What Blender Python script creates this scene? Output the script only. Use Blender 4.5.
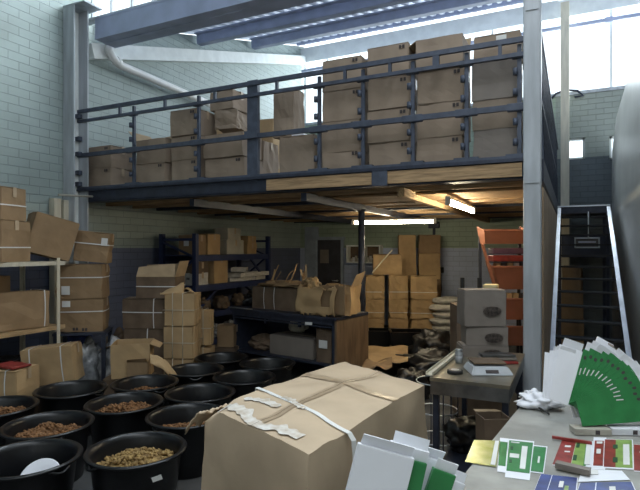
import bpy, bmesh, math, random
from mathutils import Vector, Matrix, noise
random.seed(7)
for o in list(bpy.data.objects): bpy.data.objects.remove(o)
SC = bpy.context.scene
C = SC.collection
PI = math.pi
# ------------------------------------------------------------------ camera
YAW = math.radians(25.9)
CZ = 1.75
cd = bpy.data.cameras.new('camera'); cam = bpy.data.objects.new('camera', cd); C.objects.link(cam)
cam.location = (0, 0, CZ); cam.rotation_euler = (PI/2, 0, YAW)
cd.sensor_width = 36; cd.lens = 520/640*36; cd.shift_y = 3/640; cd.clip_start = 0.05; cd.clip_end = 200
SC.camera = cam
# ------------------------------------------------------------------ world, lights, exposure
SC.view_settings.view_transform = 'Standard'; SC.view_settings.look = 'None'
SC.view_settings.gamma = 1; SC.view_settings.use_curve_mapping = False
SC.view_settings.exposure = 0.35
w = bpy.data.worlds.new('overcast_sky'); SC.world = w; w.use_nodes = True
w.node_tree.nodes['Background'].inputs[0].default_value = (0.88, 0.95, 1.0, 1)
w.node_tree.nodes['Background'].inputs[1].default_value = 1.9
def area(name, loc, rot, sx, sy, power, col):
    l = bpy.data.lights.new(name, 'AREA'); l.shape = 'RECTANGLE'; l.size = sx; l.size_y = sy
    l.energy = power; l.color = col
    o = bpy.data.objects.new(name, l); C.objects.link(o); o.location = loc; o.rotation_euler = rot
    return o
DAY = (0.90, 0.96, 1.0)
# daylight outside the glazing above the low gutter beam (shines back into the near bay)
area('daylight_front_glazing', (-2.4, 5.45, 6.3), (math.radians(-62), 0, 0), 8.0, 1.5, 400, DAY)
# daylight outside the glazing above the back wall
area('daylight_back_glazing', (-1.5, 11.9, 5.75), (math.radians(-68), 0, 0), 10.0, 1.3, 330, DAY)
# added fill for the foreground, through an unseen opening in the near roof
area('roof_fill_light', (-0.6, 1.2, 6.2), (0, 0, 0), 1.9, 3.0, 60, DAY)

# ------------------------------------------------------------------ helpers
FW = Vector((-math.sin(YAW), math.cos(YAW), 0)); RT = Vector((math.cos(YAW), math.sin(YAW), 0))
def at(px, py, X=None, Y=None, Z=None):
    """point of the room seen at a place of the photograph, on the plane X=, Y= or Z="""
    d = FW + RT*((px-320)/520) + Vector((0, 0, (248-py)/520))
    if X is not None: t = X/d.x
    elif Y is not None: t = Y/d.y
    else: t = (Z-CZ)/d.z
    return Vector((0, 0, CZ)) + d*t
def xat(px, Y): return at(px, 248, Y=Y).x
def zat(px, py, Y): return at(px, py, Y=Y).z

def mat(name, col, rough=0.7, metal=0.0, var=0.12, scale=6.0, bump=0.0, bscale=None, spec=0.4, col2=None, stretch=None, emit=None):
    m = bpy.data.materials.new(name); m.use_nodes = True
    nt = m.node_tree; N = nt.nodes; L = nt.links; b = N['Principled BSDF']
    b.inputs['Roughness'].default_value = rough; b.inputs['Metallic'].default_value = metal
    b.inputs['Specular IOR Level'].default_value = spec
    tc = N.new('ShaderNodeTexCoord'); mp = N.new('ShaderNodeMapping'); L.new(tc.outputs['Object'], mp.inputs[0])
    if stretch: mp.inputs['Scale'].default_value = stretch
    nz = N.new('ShaderNodeTexNoise'); nz.inputs['Scale'].default_value = scale; nz.inputs['Detail'].default_value = 6
    L.new(mp.outputs[0], nz.inputs[0])
    r = N.new('ShaderNodeValToRGB'); L.new(nz.outputs['Fac'], r.inputs[0])
    c2 = col2 or tuple(min(1, c*(1+var)) for c in col); c1 = tuple(c*(1-var) for c in col) if not col2 else col
    r.color_ramp.elements[0].position = 0.35; r.color_ramp.elements[1].position = 0.65
    r.color_ramp.elements[0].color = (*c1, 1); r.color_ramp.elements[1].color = (*c2, 1)
    L.new(r.outputs[0], b.inputs['Base Color'])
    if bump:
        n2 = N.new('ShaderNodeTexNoise'); n2.inputs['Scale'].default_value = bscale or scale*4; n2.inputs['Detail'].default_value = 4
        L.new(mp.outputs[0], n2.inputs[0])
        bp = N.new('ShaderNodeBump'); bp.inputs['Strength'].default_value = bump; bp.inputs['Distance'].default_value = 0.01
        L.new(n2.outputs['Fac'], bp.inputs['Height']); L.new(bp.outputs[0], b.inputs['Normal'])
    if emit:
        b.inputs['Emission Color'].default_value = (*emit[0], 1); b.inputs['Emission Strength'].default_value = emit[1]
    return m

def block_wall(name, axis, upper, lower, split):
    """painted blockwork: two paint colours that meet at the height split"""
    m = bpy.data.materials.new(name); m.use_nodes = True
    nt = m.node_tree; N = nt.nodes; L = nt.links; b = N['Principled BSDF']; b.inputs['Roughness'].default_value = 0.55
    tc = N.new('ShaderNodeTexCoord'); sp = N.new('ShaderNodeSeparateXYZ'); L.new(tc.outputs['Object'], sp.inputs[0])
    cb = N.new('ShaderNodeCombineXYZ'); L.new(sp.outputs[axis], cb.inputs[0]); L.new(sp.outputs[2], cb.inputs[1])
    br = N.new('ShaderNodeTexBrick'); L.new(cb.outputs[0], br.inputs[0])
    br.inputs['Scale'].default_value = 1; br.inputs['Brick Width'].default_value = 0.27; br.inputs['Row Height'].default_value = 0.105
    br.inputs['Mortar Size'].default_value = 0.005; br.inputs['Mortar Smooth'].default_value = 0.3
    br.inputs['Color1'].default_value = (1, 1, 1, 1); br.inputs['Color2'].default_value = (0.93, 0.93, 0.93, 1); br.inputs['Mortar'].default_value = (0.74, 0.74, 0.74, 1)
    gt = N.new('ShaderNodeMath'); gt.operation = 'GREATER_THAN'; gt.inputs[1].default_value = split; L.new(sp.outputs[2], gt.inputs[0])
    mx = N.new('ShaderNodeMix'); mx.data_type = 'RGBA'; L.new(gt.outputs[0], mx.inputs[0])
    mx.inputs[6].default_value = (*lower, 1); mx.inputs[7].default_value = (*upper, 1)
    m2 = N.new('ShaderNodeMix'); m2.data_type = 'RGBA'; m2.blend_type = 'MULTIPLY'; m2.inputs[0].default_value = 1
    L.new(mx.outputs[2], m2.inputs[6]); L.new(br.outputs[0], m2.inputs[7])
    nz = N.new('ShaderNodeTexNoise'); nz.inputs['Scale'].default_value = 1.6; nz.inputs['Detail'].default_value = 8; L.new(tc.outputs['Object'], nz.inputs[0])
    r = N.new('ShaderNodeValToRGB'); r.color_ramp.elements[0].position = .3; r.color_ramp.elements[1].position = .7
    r.color_ramp.elements[0].color = (.82, .82, .80, 1); r.color_ramp.elements[1].color = (1, 1, 1, 1); L.new(nz.outputs['Fac'], r.inputs[0])
    m3 = N.new('ShaderNodeMix'); m3.data_type = 'RGBA'; m3.blend_type = 'MULTIPLY'; m3.inputs[0].default_value = 1
    L.new(m2.outputs[2], m3.inputs[6]); L.new(r.outputs[0], m3.inputs[7]); L.new(m3.outputs[2], b.inputs['Base Color'])
    bp = N.new('ShaderNodeBump'); bp.inputs['Strength'].default_value = .8; bp.inputs['Distance'].default_value = .01; bp.invert = True
    L.new(br.outputs['Fac'], bp.inputs['Height']); L.new(bp.outputs[0], b.inputs['Normal'])
    return m

def glass_mat():
    m = bpy.data.materials.new('clear_glazing'); m.use_nodes = True
    nt = m.node_tree; N = nt.nodes; L = nt.links; N.remove(N['Principled BSDF'])
    t = N.new('ShaderNodeBsdfTransparent'); t.inputs[0].default_value = (.93, .96, .97, 1)
    g = N.new('ShaderNodeBsdfGlossy'); g.inputs['Roughness'].default_value = .05
    lw = N.new('ShaderNodeLayerWeight'); lw.inputs[0].default_value = .5
    pw = N.new('ShaderNodeMath'); pw.operation = 'POWER'; pw.inputs[1].default_value = 5; L.new(lw.outputs['Facing'], pw.inputs[0])
    f = N.new('ShaderNodeMath'); f.operation = 'MULTIPLY_ADD'; f.inputs[1].default_value = .6; f.inputs[2].default_value = .03; L.new(pw.outputs[0], f.inputs[0])
    mx = N.new('ShaderNodeMixShader'); L.new(f.outputs[0], mx.inputs[0]); L.new(t.outputs[0], mx.inputs[1]); L.new(g.outputs[0], mx.inputs[2])
    L.new(mx.outputs[0], N['Material Output'].inputs[0])
    return m

M = {}
ORD = ['first', 'second', 'third', 'fourth', 'fifth', 'sixth', 'seventh', 'eighth', 'ninth', 'tenth', 'eleventh', 'twelfth', 'thirteenth']
M['wall_left'] = block_wall('painted_block_left', 1, (.35, .42, .405), (.12, .145, .23), 1.75)
M['wall_back'] = block_wall('painted_block_back', 0, (.34, .42, .33), (.48, .55, .74), 1.75)
M['wall_end'] = block_wall('painted_block_end', 0, (.30, .335, .30), (.13, .155, .165), 3.50)
M['plaster'] = mat('smooth_plaster', (.50, .50, .47), .35, var=.08, scale=1.5)
M['glass'] = glass_mat()
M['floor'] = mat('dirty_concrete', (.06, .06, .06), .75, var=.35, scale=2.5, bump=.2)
M['white_paint'] = mat('white_painted_steel', (.74, .77, .75), .45, var=.06)
M['grey_paint'] = mat('pale_grey_painted_steel', (.40, .43, .46), .45, var=.14, scale=3, stretch=(4, 4, .6))
M['blue_beam'] = mat('blue_grey_painted_steel', (.36, .41, .56), .45, var=.10, scale=4)
M['dark_steel'] = mat('dark_navy_steel', (.035, .042, .065), .45, metal=.2, var=.2, scale=12)
M['rail'] = mat('dark_grey_rail_paint', (.065, .078, .11), .5, metal=.1, var=.2, scale=12)
M['roof'] = mat('pale_roof_sheet', (.66, .70, .78), .4, var=.1, scale=2)
def translucent(m, col, fac):
    nt = m.node_tree; N = nt.nodes; L = nt.links; t = N.new('ShaderNodeBsdfTranslucent'); t.inputs[0].default_value = (*col, 1)
    mx = N.new('ShaderNodeMixShader'); mx.inputs[0].default_value = fac
    L.new(N['Principled BSDF'].outputs[0], mx.inputs[1]); L.new(t.outputs[0], mx.inputs[2]); L.new(mx.outputs[0], N['Material Output'].inputs[0])
translucent(M['roof'], (.50, .58, .72), .12)
M['roof_opaque'] = mat('steel_roof_sheet', (.40, .44, .50), .5)
M['pvc'] = mat('white_pvc', (.80, .80, .78), .3, var=.03)
M['timber'] = mat('rough_sawn_timber', (.36, .24, .13), .75, var=.3, scale=5, stretch=(1, 14, 14), bump=.3)
M['timber_y'] = mat('rough_sawn_timber_long', (.40, .27, .14), .75, var=.3, scale=5, stretch=(14, 1, 14), bump=.3)
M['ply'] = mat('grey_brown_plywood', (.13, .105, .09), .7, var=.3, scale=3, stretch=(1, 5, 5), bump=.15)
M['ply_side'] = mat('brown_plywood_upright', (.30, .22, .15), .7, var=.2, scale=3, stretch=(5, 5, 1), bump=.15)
M['card'] = mat('hazed_brown_cardboard', (.31, .24, .18), .8, var=.12, scale=4, bump=.12, bscale=30, spec=.25)  # brown partly greyed to carry the window haze over the deck
M['card_b'] = mat('greyish_cardboard', (.27, .215, .165), .8, var=.12, scale=4, bump=.12, bscale=30, spec=.25)
M['card_y'] = mat('tan_cardboard', (.45, .31, .165), .8, var=.12, scale=4, bump=.15, bscale=25, spec=.25)  # tan board, also puts light into brown cartons and bundles
M['card_big'] = mat('light_tan_cardboard', (.50, .385, .265), .7, var=.10, scale=3, bump=.25, bscale=9, spec=.25)
M['card_dark'] = mat('dark_cardboard', (.15, .105, .07), .85, var=.25, scale=4, bump=.2)  # dark board, also carries the shade on the carton between the tables
M['card_grey'] = mat('grey_brown_cardboard', (.22, .19, .165), .7, var=.08, scale=4, bump=.08)
M['card_in'] = mat('cardboard_inside', (.42, .31, .19), .85, var=.1, scale=8)
M['tape'] = mat('brown_packing_tape', (.42, .315, .21), .3, var=.08, scale=20)
M['strap'] = mat('white_plastic_strap', (.72, .72, .70), .4, var=.06)
M['sticker'] = mat('white_paper_sticker', (.68, .68, .66), .7, var=.05)
M['mark'] = mat('printed_dark_mark', (.06, .05, .05), .8, var=.1)
M['oval'] = mat('printed_brown_oval', (.12, .098, .085), .7, var=.5, scale=40)
M['black_plastic'] = mat('black_moulded_plastic', (.007, .0075, .009), .30, var=.25, scale=8, spec=.5)
M['black_bag'] = mat('black_plastic_film', (.008, .008, .009), .38, var=.3, scale=8, bump=.6, bscale=18, spec=.6)
M['nuts'] = mat('brown_dried_pieces', (.12, .055, .022), .8, col2=(.27, .13, .05), scale=25)
M['nuts_y'] = mat('golden_brown_pieces', (.17, .10, .035), .75, col2=(.38, .25, .09), scale=25)
M['blue_rack'] = mat('dark_blue_rack_paint', (.022, .035, .10), .45, var=.15)
M['orange'] = mat('orange_moulded_plastic', (.38, .155, .095), .45, var=.12, scale=5)
M['red'] = mat('red_plastic', (.45, .04, .03), .4)
M['yellow_paper'] = mat('pale_yellow_paper', (.75, .63, .35), .7, var=.06)
M['steel'] = mat('scratched_steel', (.20, .20, .20), .35, metal=.85, var=.25, scale=9, stretch=(1, 3, 1))
M['alu'] = mat('bright_aluminium', (.62, .65, .70), .28, metal=.8, var=.1)
M['table_stone'] = mat('worn_grey_worktop', (.30, .295, .27), .5, var=.22, scale=5, bump=.1)
M['table_tan'] = mat('stained_steel_worktop', (.15, .14, .115), .3, metal=.5, col2=(.36, .31, .21), scale=3)
M['white_card'] = mat('white_coated_board', (.80, .81, .86), .35, var=.03)
M['green'] = mat('green_printed_board', (.03, .20, .06), .32, var=.12, scale=14)
M['lime'] = mat('lime_green_print', (.23, .35, .09), .32, var=.15, scale=20)
M['redprint'] = mat('dark_red_print', (.25, .035, .03), .35, var=.25, scale=20)
M['blueprint'] = mat('deep_blue_print', (.025, .045, .19), .35, var=.3, scale=15)
M['foil'] = mat('yellow_green_foil', (.36, .40, .10), .25, metal=.4, col2=(.62, .64, .34), scale=9)
M['darkprint'] = mat('dark_green_print', (.015, .07, .03), .4)
M['scale_white'] = mat('off_white_plastic', (.42, .44, .46), .35, var=.06)
M['rubber'] = mat('black_rubber', (.02, .02, .02), .6)
M['door'] = mat('dark_door_paint', (.055, .055, .065), .5, var=.15)
M['door_frame'] = mat('pale_blue_frame_paint', (.30, .35, .42), .5)
M['clear'] = mat('cloudy_clear_plastic', (.30, .31, .32), .15, var=.35, scale=14, bump=.8, bscale=12, spec=.8)
M['sack'] = mat('pale_woven_sack', (.52, .50, .46), .65, var=.12, scale=18, bump=.3)
M['tube'] = mat('lit_fluorescent_tube', (.9, .9, .85), .4, emit=((1, .86, .60), 46))
M['tape_white'] = mat('scuffed_white_tape', (.48, .40, .31), .4, col2=(.70, .67, .62), scale=22)
M['purple'] = mat('dull_purple_print', (.10, .05, .09), .5, var=.2)
M['lampbody'] = mat('lamp_batten_enamel', (.75, .75, .72), .4)
M['twine'] = mat('pale_twine', (.55, .50, .40), .8)
M['ivory'] = mat('cream_painted_timber', (.58, .54, .43), .6, var=.1, stretch=(3, 3, .5))
M['bench_brown'] = mat('dark_stained_board', (.15, .10, .06), .6, var=.25, scale=3, stretch=(5, 5, 1))
M['stair_dark'] = mat('matt_dark_stair_steel', (.022, .026, .034), .75, spec=.2)
M['beige'] = mat('beige_enamel', (.42, .40, .34), .5, var=.1)

class MB:
    """collects shapes into one mesh"""
    def __init__(s): s.b = bmesh.new(); s.ms = []
    def mi(s, m):
        if m is None: m = '_'
        if m not in s.ms: s.ms.append(m)
        return s.ms.index(m)
    def faces_new(s, n0, m, smooth=False):
        i = s.mi(m)
        for f in s.b.faces:
            if not f.tag: f.material_index = i; f.smooth = smooth; f.tag = True
    def box(s, c, d, m=None, rot=None, bev=0.0):
        n0 = len(s.b.faces); r = bmesh.ops.create_cube(s.b, size=1)
        mt = Matrix.Translation(Vector(c)) @ (rot.to_4x4() if rot else Matrix.Identity(4)) @ Matrix.Diagonal((d[0], d[1], d[2], 1))
        bmesh.ops.transform(s.b, matrix=mt, verts=r['verts'])
        if bev:
            es = list({e for v in r['verts'] for e in v.link_edges})
            bmesh.ops.bevel(s.b, geom=es, offset=bev, segments=2, affect='EDGES', profile=.5)
        s.faces_new(n0, m); return s
    def bar(s, a, b, w, h, m=None):
        a = Vector(a); b = Vector(b); d = b-a; L = d.length
        q = d.to_track_quat('X', 'Z').to_matrix()
        return s.box((a+b)/2, (L, w, h), m, q)
    def cyl(s, a, b, r, m=None, seg=16, r2=None, smooth=True):
        a = Vector(a); b = Vector(b); d = b-a; n0 = len(s.b.faces)
        q = d.to_track_quat('Z', 'Y').to_matrix().to_4x4()
        bmesh.ops.create_cone(s.b, cap_ends=True, segments=seg, radius1=r, radius2=r if r2 is None else r2, depth=d.length, matrix=Matrix.Translation((a+b)/2) @ q)
        i = s.mi(m)
        for f in s.b.faces:
            if not f.tag: f.material_index = i; f.smooth = smooth and len(f.verts) == 4; f.tag = True
        return s
    def tube(s, pts, r, m=None, seg=8, closed=False):
        n0 = len(s.b.faces); pts = [Vector(p) for p in pts]; rings = []; n = len(pts)
        up = None
        for i, p in enumerate(pts):
            if closed: t = pts[(i+1) % n]-pts[i-1]
            else: t = pts[min(i+1, n-1)]-pts[max(i-1, 0)]
            t.normalize()
            ref = Vector((0, 0, 1)) if abs(t.z) < .9 else Vector((0, 1, 0))
            u = t.cross(ref).normalized() if up is None else (up - t*up.dot(t)).normalized()
            up = u; v = t.cross(u)
            rings.append([s.b.verts.new(p+(u*math.cos(2*PI*k/seg)+v*math.sin(2*PI*k/seg))*r) for k in range(seg)])
        for i in range(n if closed else n-1):
            A = rings[i]; B = rings[(i+1) % n]
            for k in range(seg): s.b.faces.new((A[k], A[(k+1) % seg], B[(k+1) % seg], B[k]))
        if not closed: s.b.faces.new(rings[0][::-1]); s.b.faces.new(rings[-1])
        s.faces_new(n0, m, True); return s
    def lathe(s, prof, c=(0, 0, 0), m=None, seg=40):
        n0 = len(s.b.faces); c = Vector(c); rings = []
        for r, z in prof:
            rings.append([s.b.verts.new(c+Vector((r*math.cos(2*PI*k/seg), r*math.sin(2*PI*k/seg), z))) for k in range(seg)] if r > 1e-5 else [s.b.verts.new(c+Vector((0, 0, z)))])
        for A, B in zip(rings, rings[1:]):
            for k in range(seg):
                k2 = (k+1) % seg
                if len(A) == 1 and len(B) == 1: continue
                if len(A) == 1: s.b.faces.new((A[0], B[k2], B[k]))
                elif len(B) == 1: s.b.faces.new((A[k], A[k2], B[0]))
                else: s.b.faces.new((A[k], A[k2], B[k2], B[k]))
        s.faces_new(n0, m, True); return s
    def prism(s, poly, t, m=None, axis=None):
        """poly: 3D points, thickened along axis (default own normal) by t"""
        n0 = len(s.b.faces); P = [Vector(p) for p in poly]
        nrm = axis or (P[1]-P[0]).cross(P[2]-P[0]).normalized()
        lo = [s.b.verts.new(p) for p in P]; hi = [s.b.verts.new(p+nrm*t) for p in P]
        s.b.faces.new(lo[::-1]); s.b.faces.new(hi)
        for i in range(len(P)): j = (i+1) % len(P); s.b.faces.new((lo[i], lo[j], hi[j], hi[i]))
        s.faces_new(n0, m); return s
    def build(s, name, m=None, parent=None, loc=None):
        bmesh.ops.recalc_face_normals(s.b, faces=s.b.faces)
        me = bpy.data.meshes.new(name); s.b.to_mesh(me); s.b.free()
        if not s.ms: s.ms = [m or 'card']
        for k in s.ms: me.materials.append(M[(m or 'card') if k == '_' else k])
        o = bpy.data.objects.new(name, me); C.objects.link(o)
        if parent: o.parent = parent
        if loc is not None: o.location = loc
        return o
def tag(o, label, cat, group=None, kind=None):
    if label: o['label'] = label
    if cat: o['category'] = cat
    if group: o['group'] = group
    if kind: o['kind'] = kind
    return o
def empty(name, loc, label, cat, group=None, rz=0, rot=None):
    o = bpy.data.objects.new(name, None); C.objects.link(o); o.location = loc; o.rotation_euler = rot or (0, 0, rz)
    o.empty_display_size = .1
    return tag(o, label, cat, group)
def struct(mb, name, m=None, parent=None):
    o = mb.build(name, m, parent)
    if not parent: o['kind'] = 'structure'
    return o
def sheet(poly_fn, nx, ny, t, m, name, parent=None, m2=None):
    """bent sheet with thickness; poly_fn(u,v) -> point or None where torn away"""
    mb = MB(); g = {}
    for i in range(nx+1):
        for j in range(ny+1):
            p = poly_fn(i/nx, j/ny)
            if p is not None: g[i, j] = mb.b.verts.new(p)
    for i in range(nx):
        for j in range(ny):
            q = [(i, j), (i+1, j), (i+1, j+1), (i, j+1)]
            if all(k in g for k in q):
                mb.b.faces.new([g[k] for k in q])
    for v in list(mb.b.verts):
        if not v.link_faces: mb.b.verts.remove(v)
    for f in mb.b.faces: f.smooth = True
    o = mb.build(name, m, parent)
    sm = o.modifiers.new('thickness', 'SOLIDIFY'); sm.thickness = t; sm.offset = 0
    return o

# ------------------------------------------------------------------ the setting
XL, YB, XR = -6.0, 11.25, 0.67          # left wall, back wall, right partition
YF, DZ0, DZ = 4.9, 2.30, 2.53           # deck front, underside, top
def roofz(y): return 4.72+.304*(y-5.05)
# floor
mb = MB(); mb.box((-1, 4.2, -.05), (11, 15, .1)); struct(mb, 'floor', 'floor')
# left wall: near bay higher, far bay under the rising roof
mb = MB()
mb.prism([(XL, -3, 0), (XL, YB+.2, 0), (XL, YB+.2, 6.75), (XL, 5.1, 4.85), (XL, 5.1, 6.9), (XL, -3, 4.6)], -.2, axis=Vector((1, 0, 0)))
struct(mb, 'wall_left', 'wall_left')
# back wall with two small openings
mb = MB(); WZ = 4.73
a0 = at(563, 160, Y=YB); a1 = at(585, 137, Y=YB); b0 = at(609.5, 160, Y=YB); b1 = at(622, 135, Y=YB)
op = [(a0.x, a1.x, a0.z, a1.z), (b0.x, b1.x, b0.z, b1.z)]
xs = [XL-.2, -.30, op[0][0], op[0][1], op[1][0], op[1][1], 4.4]
for i in range(6):
    x0, x1 = xs[i], xs[i+1]
    if i == 1: struct(mb, 'wall_back', 'wall_back'); mb = MB()
    if i in (2, 4):
        o = op[i//2-1]
        mb.box(((x0+x1)/2, YB+.1, o[2]/2), (x1-x0, .2, o[2])); mb.box(((x0+x1)/2, YB+.1, (o[3]+WZ)/2), (x1-x0, .2, WZ-o[3]))
    else: mb.box(((x0+x1)/2, YB+.1, WZ/2), (x1-x0, .2, WZ))
struct(mb, 'wall_back_right', 'wall_end')
for n, o in enumerate(op):
    mb = MB(); x0, x1, z0, z1 = o; f = .04
    for (c, d) in ((((x0+x1)/2, YB+.1, z0+f/2), (x1-x0, .1, f)), (((x0+x1)/2, YB+.1, z1-f/2), (x1-x0, .1, f)), ((x0+f/2, YB+.1, (z0+z1)/2), (f, .1, z1-z0)), ((x1-f/2, YB+.1, (z0+z1)/2), (f, .1, z1-z0))): mb.box(c, d)
    wn = struct(mb, 'window_%d' % (n+1), 'white_paint')
    mb = MB(); mb.box(((x0+x1)/2, YB+.1, (z0+z1)/2), (x1-x0-2*f, .006, z1-z0-2*f)); g = mb.build('window_pane', 'glass', wn)
# right partition, its top runs down at the far end
mb = MB(); mb.prism([(XR, -1.5, 0), (XR, YB, 0), (XR, YB, 3.55), (XR, 10.2, 3.98), (XR, 8.5, 4.03), (XR, -1.5, 4.03)], .14, axis=Vector((1, 0, 0)))
struct(mb, 'wall_right', 'plaster')
mb = MB(); mb.box((-1, -3.1, 2.4), (11, .2, 4.8)); struct(mb, 'wall_rear', 'plaster')
# far glazing band above the back wall
mb = MB(); mb.box((-.9, YB+.1, 6.46), (10.6, .16, .36)); struct(mb, 'trim_1', 'white_paint')          # head plate
mb = MB(); mb.box((-.9, YB+.1, WZ+.03), (10.6, .24, .06)); struct(mb, 'trim_2', 'grey_paint')          # sill
mb = MB()
for x in (-5.9, -5.3, -4.0, -2.7, -1.5, xat(611, YB+.1), 2.2, 3.4): mb.box((x, YB+.1, 5.52), (.05, .07, 1.52))
wf = struct(mb, 'window_3', 'white_paint')
mb = MB(); mb.box((-.9, YB+.1, 5.52), (10.5, .006, 1.52)); mb.build('window_pane', 'glass', wf)
zr = zat(541, 31, YB-.1)
mb = MB(); mb.cyl((-5.9, YB-.1, zr), (4, YB-.1, zr), .035, 'blue_beam')
for x in (xat(564, YB-.1), xat(609, YB-.1), -2.7, -4.1): mb.box((x, YB-.08, zr), (.14, .1, .1), 'blue_beam', bev=.02)
struct(mb, 'trim_3')
# near glazing band above the gutter beam
mb = MB()
for i in range(28): mb.box((XL+.15+.36*i, 5.0, 5.7), (.02, .05, 1.76))
mb.box((-1, 5.0, 6.55), (10, .1, .1)); mb.box((-1, 5.0, 4.83), (10, .1, .04))
wf = struct(mb, 'window_4', 'grey_paint')
mb = MB(); mb.box((-1, 5.0, 5.7), (10, .006, 1.7)); mb.build('window_pane', 'glass', wf)
# corrugated roof sheets
def roof(name, y0, y1, zf, x0=-6.1, x1=4.4, skip=None, m='roof'):
    mb = MB(); P = .19; n = int((x1-x0)/P*4)
    prof = [(0, 0), (.35, 0), (.5, .055), (.85, .055)]
    pts = []
    x = x0
    while x < x1:
        for (u, h) in prof: pts.append((x+u*P, h))
        x += P
    A = [mb.b.verts.new((x, y0, zf(y0)+h)) for x, h in pts]; B = [mb.b.verts.new((x, y1, zf(y1)+h)) for x, h in pts]
    for i in range(len(pts)-1):
        if skip and skip[0] < pts[i][0] < skip[1]: continue
        mb.b.faces.new((A[i], A[i+1], B[i+1], B[i]))
    return struct(mb, name, m)
roof('ceiling', 5.15, 11.6, lambda y: roofz(y)+.14)
roof('ceiling_near', -3, 5.1, lambda y: 4.7+(y+3)*.235, skip=(-1.4, .8), m='roof_opaque').name = 'ceiling_near_bay'  # unseen gap left in the sheets to let in foreground fill
# purlins and beams
def ibeam(mb, a, b, h, w, t, m=None):
    a = Vector(a); b = Vector(b)
    mb.bar(a, b, t, h, m); off = Vector((0, 0, h/2))
    mb.bar(a+off, b+off, w, t*1.4, m); mb.bar(a-off, b-off, w, t*1.4, m)
def top_beam(name, mb, m, n=[3]):
    n[0] += 1; o = struct(mb, 'trim_%d' % n[0], m); return o
mb = MB(); mb.bar((XL+.3, 5.07, 4.64), (4.2, 5.07, 4.66), .06, .26); mb.bar((XL+.3, 5.07, 4.53), (4.2, 5.07, 4.53), .34, .025); mb.bar((XL+.3, 5.07, 4.79), (4.2, 5.07, 4.79), .34, .02)
mb.bar((XL+.3, 4.92, 4.66), (4.2, 4.92, 4.66), .03, .27)
top_beam('', mb, 'blue_beam')
for (px, yy) in ((195, 7.3), (250, 9.03)):
    z = roofz(yy)+.04
    mb = MB(); mb.bar((XL+.05, yy, z), (4.2, yy, z), .03, .18); mb.bar((XL+.05, yy+.05, z-.09), (4.2, yy+.05, z-.09), .12, .02); mb.bar((XL+.05, yy-.04, z+.06), (4.2, yy-.04, z+.06), .10, .02)
    top_beam('', mb, 'blue_beam')
mb = MB(); mb.bar((XL+.05, 11.0, 6.66), (4.2, 11.0, 6.66), .05, .1); top_beam('', mb, 'blue_beam')
# raking plate on left wall
mb = MB(); mb.bar((XL+.08, 5.0, roofz(5.0)-.28), (XL+.08, YB, roofz(YB)-.28), .14, .2); top_beam('', mb, 'white_paint')
# cross ties between main roof members (short white cleat seen top right)
mb = MB(); pa = at(551, 5, Y=9.03); mb.bar((pa.x, 9.0, roofz(9)+.0), (pa.x+.12, 10.9, roofz(10.9)-.02), .09, .06); top_beam('', mb, 'white_paint')

# left column (H section) with its light web
mb = MB()
mb.box((XL+.115, 4.655, 2.45), (.20, .02, 4.9), 'grey_paint'); mb.box((XL+.115, 4.865, 2.45), (.20, .02, 4.9), 'grey_paint'); mb.box((XL+.03, 4.76, 2.45), (.03, .19, 4.9), 'white_paint')
mb.box((XL+.215, 4.78, 4.9), (.40, .28, .02), 'grey_paint')
o = mb.build('steel_column'); tag(o, 'pale grey steel wall column at the left end of the mezzanine', 'column', kind='thing')
# front right column
cx0 = xat(523, YF-.08); cx1 = xat(541, YF-.08)
mb = MB(); cxm = (cx0+cx1)/2
mb.box((cxm, YF, 3.0), (cx1-cx0, .15, 6.0), bev=.012); mb.box((cxm, YF, .01), (.3, .3, .02)); mb.box((cxm, YF-.08, 3.9), (.10, .012, .2)); mb.box((cxm, YF-.08, 2.42), (.13, .012, .22))
o = mb.build('steel_column', 'grey_paint'); tag(o, 'tall pale grey steel column at the right front corner of the mezzanine', 'column', kind='thing')
# far cream post beside the stair landing
p0 = at(565, 200, Y=10.9)
mb = MB(); mb.box((p0.x, 10.9, 3.2), (.15, .12, 6.4), bev=.01)
o = mb.build('roof_post', 'ivory'); tag(o, 'cream post rising beside the stair landing to the roof', 'post')
# arched conduit at top of back wall
c = at(566, 95, Y=YB-.025)
mb = MB(); mb.tube([Vector((c.x-.30, YB-.025, c.z-.08)), Vector((c.x-.18, YB-.025, c.z+.05)), Vector((c.x, YB-.025, c.z+.10)), Vector((c.x+.2, YB-.025, c.z+.06)), Vector((c.x+.3, YB-.025, c.z-.05)), Vector((c.x+.15, YB-.025, c.z-.06))], .022)
o = mb.build('conduit', 'dark_steel'); tag(o, 'curved grey conduit on the wall top behind the cream post', 'pipe')
# post under the deck
p = at(361.5, 330, Y=6.77)
mb = MB(); mb.cyl((p.x, 6.77, 0), (p.x, 6.77, 2.28), .045, seg=20); mb.box((p.x, 6.77, 2.27), (.2, .2, .02)); mb.box((p.x, 6.77, .01), (.2, .2, .02))
o = mb.build('support_post', 'dark_steel'); tag(o, 'dark round steel post holding up the middle of the mezzanine', 'post')

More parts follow.
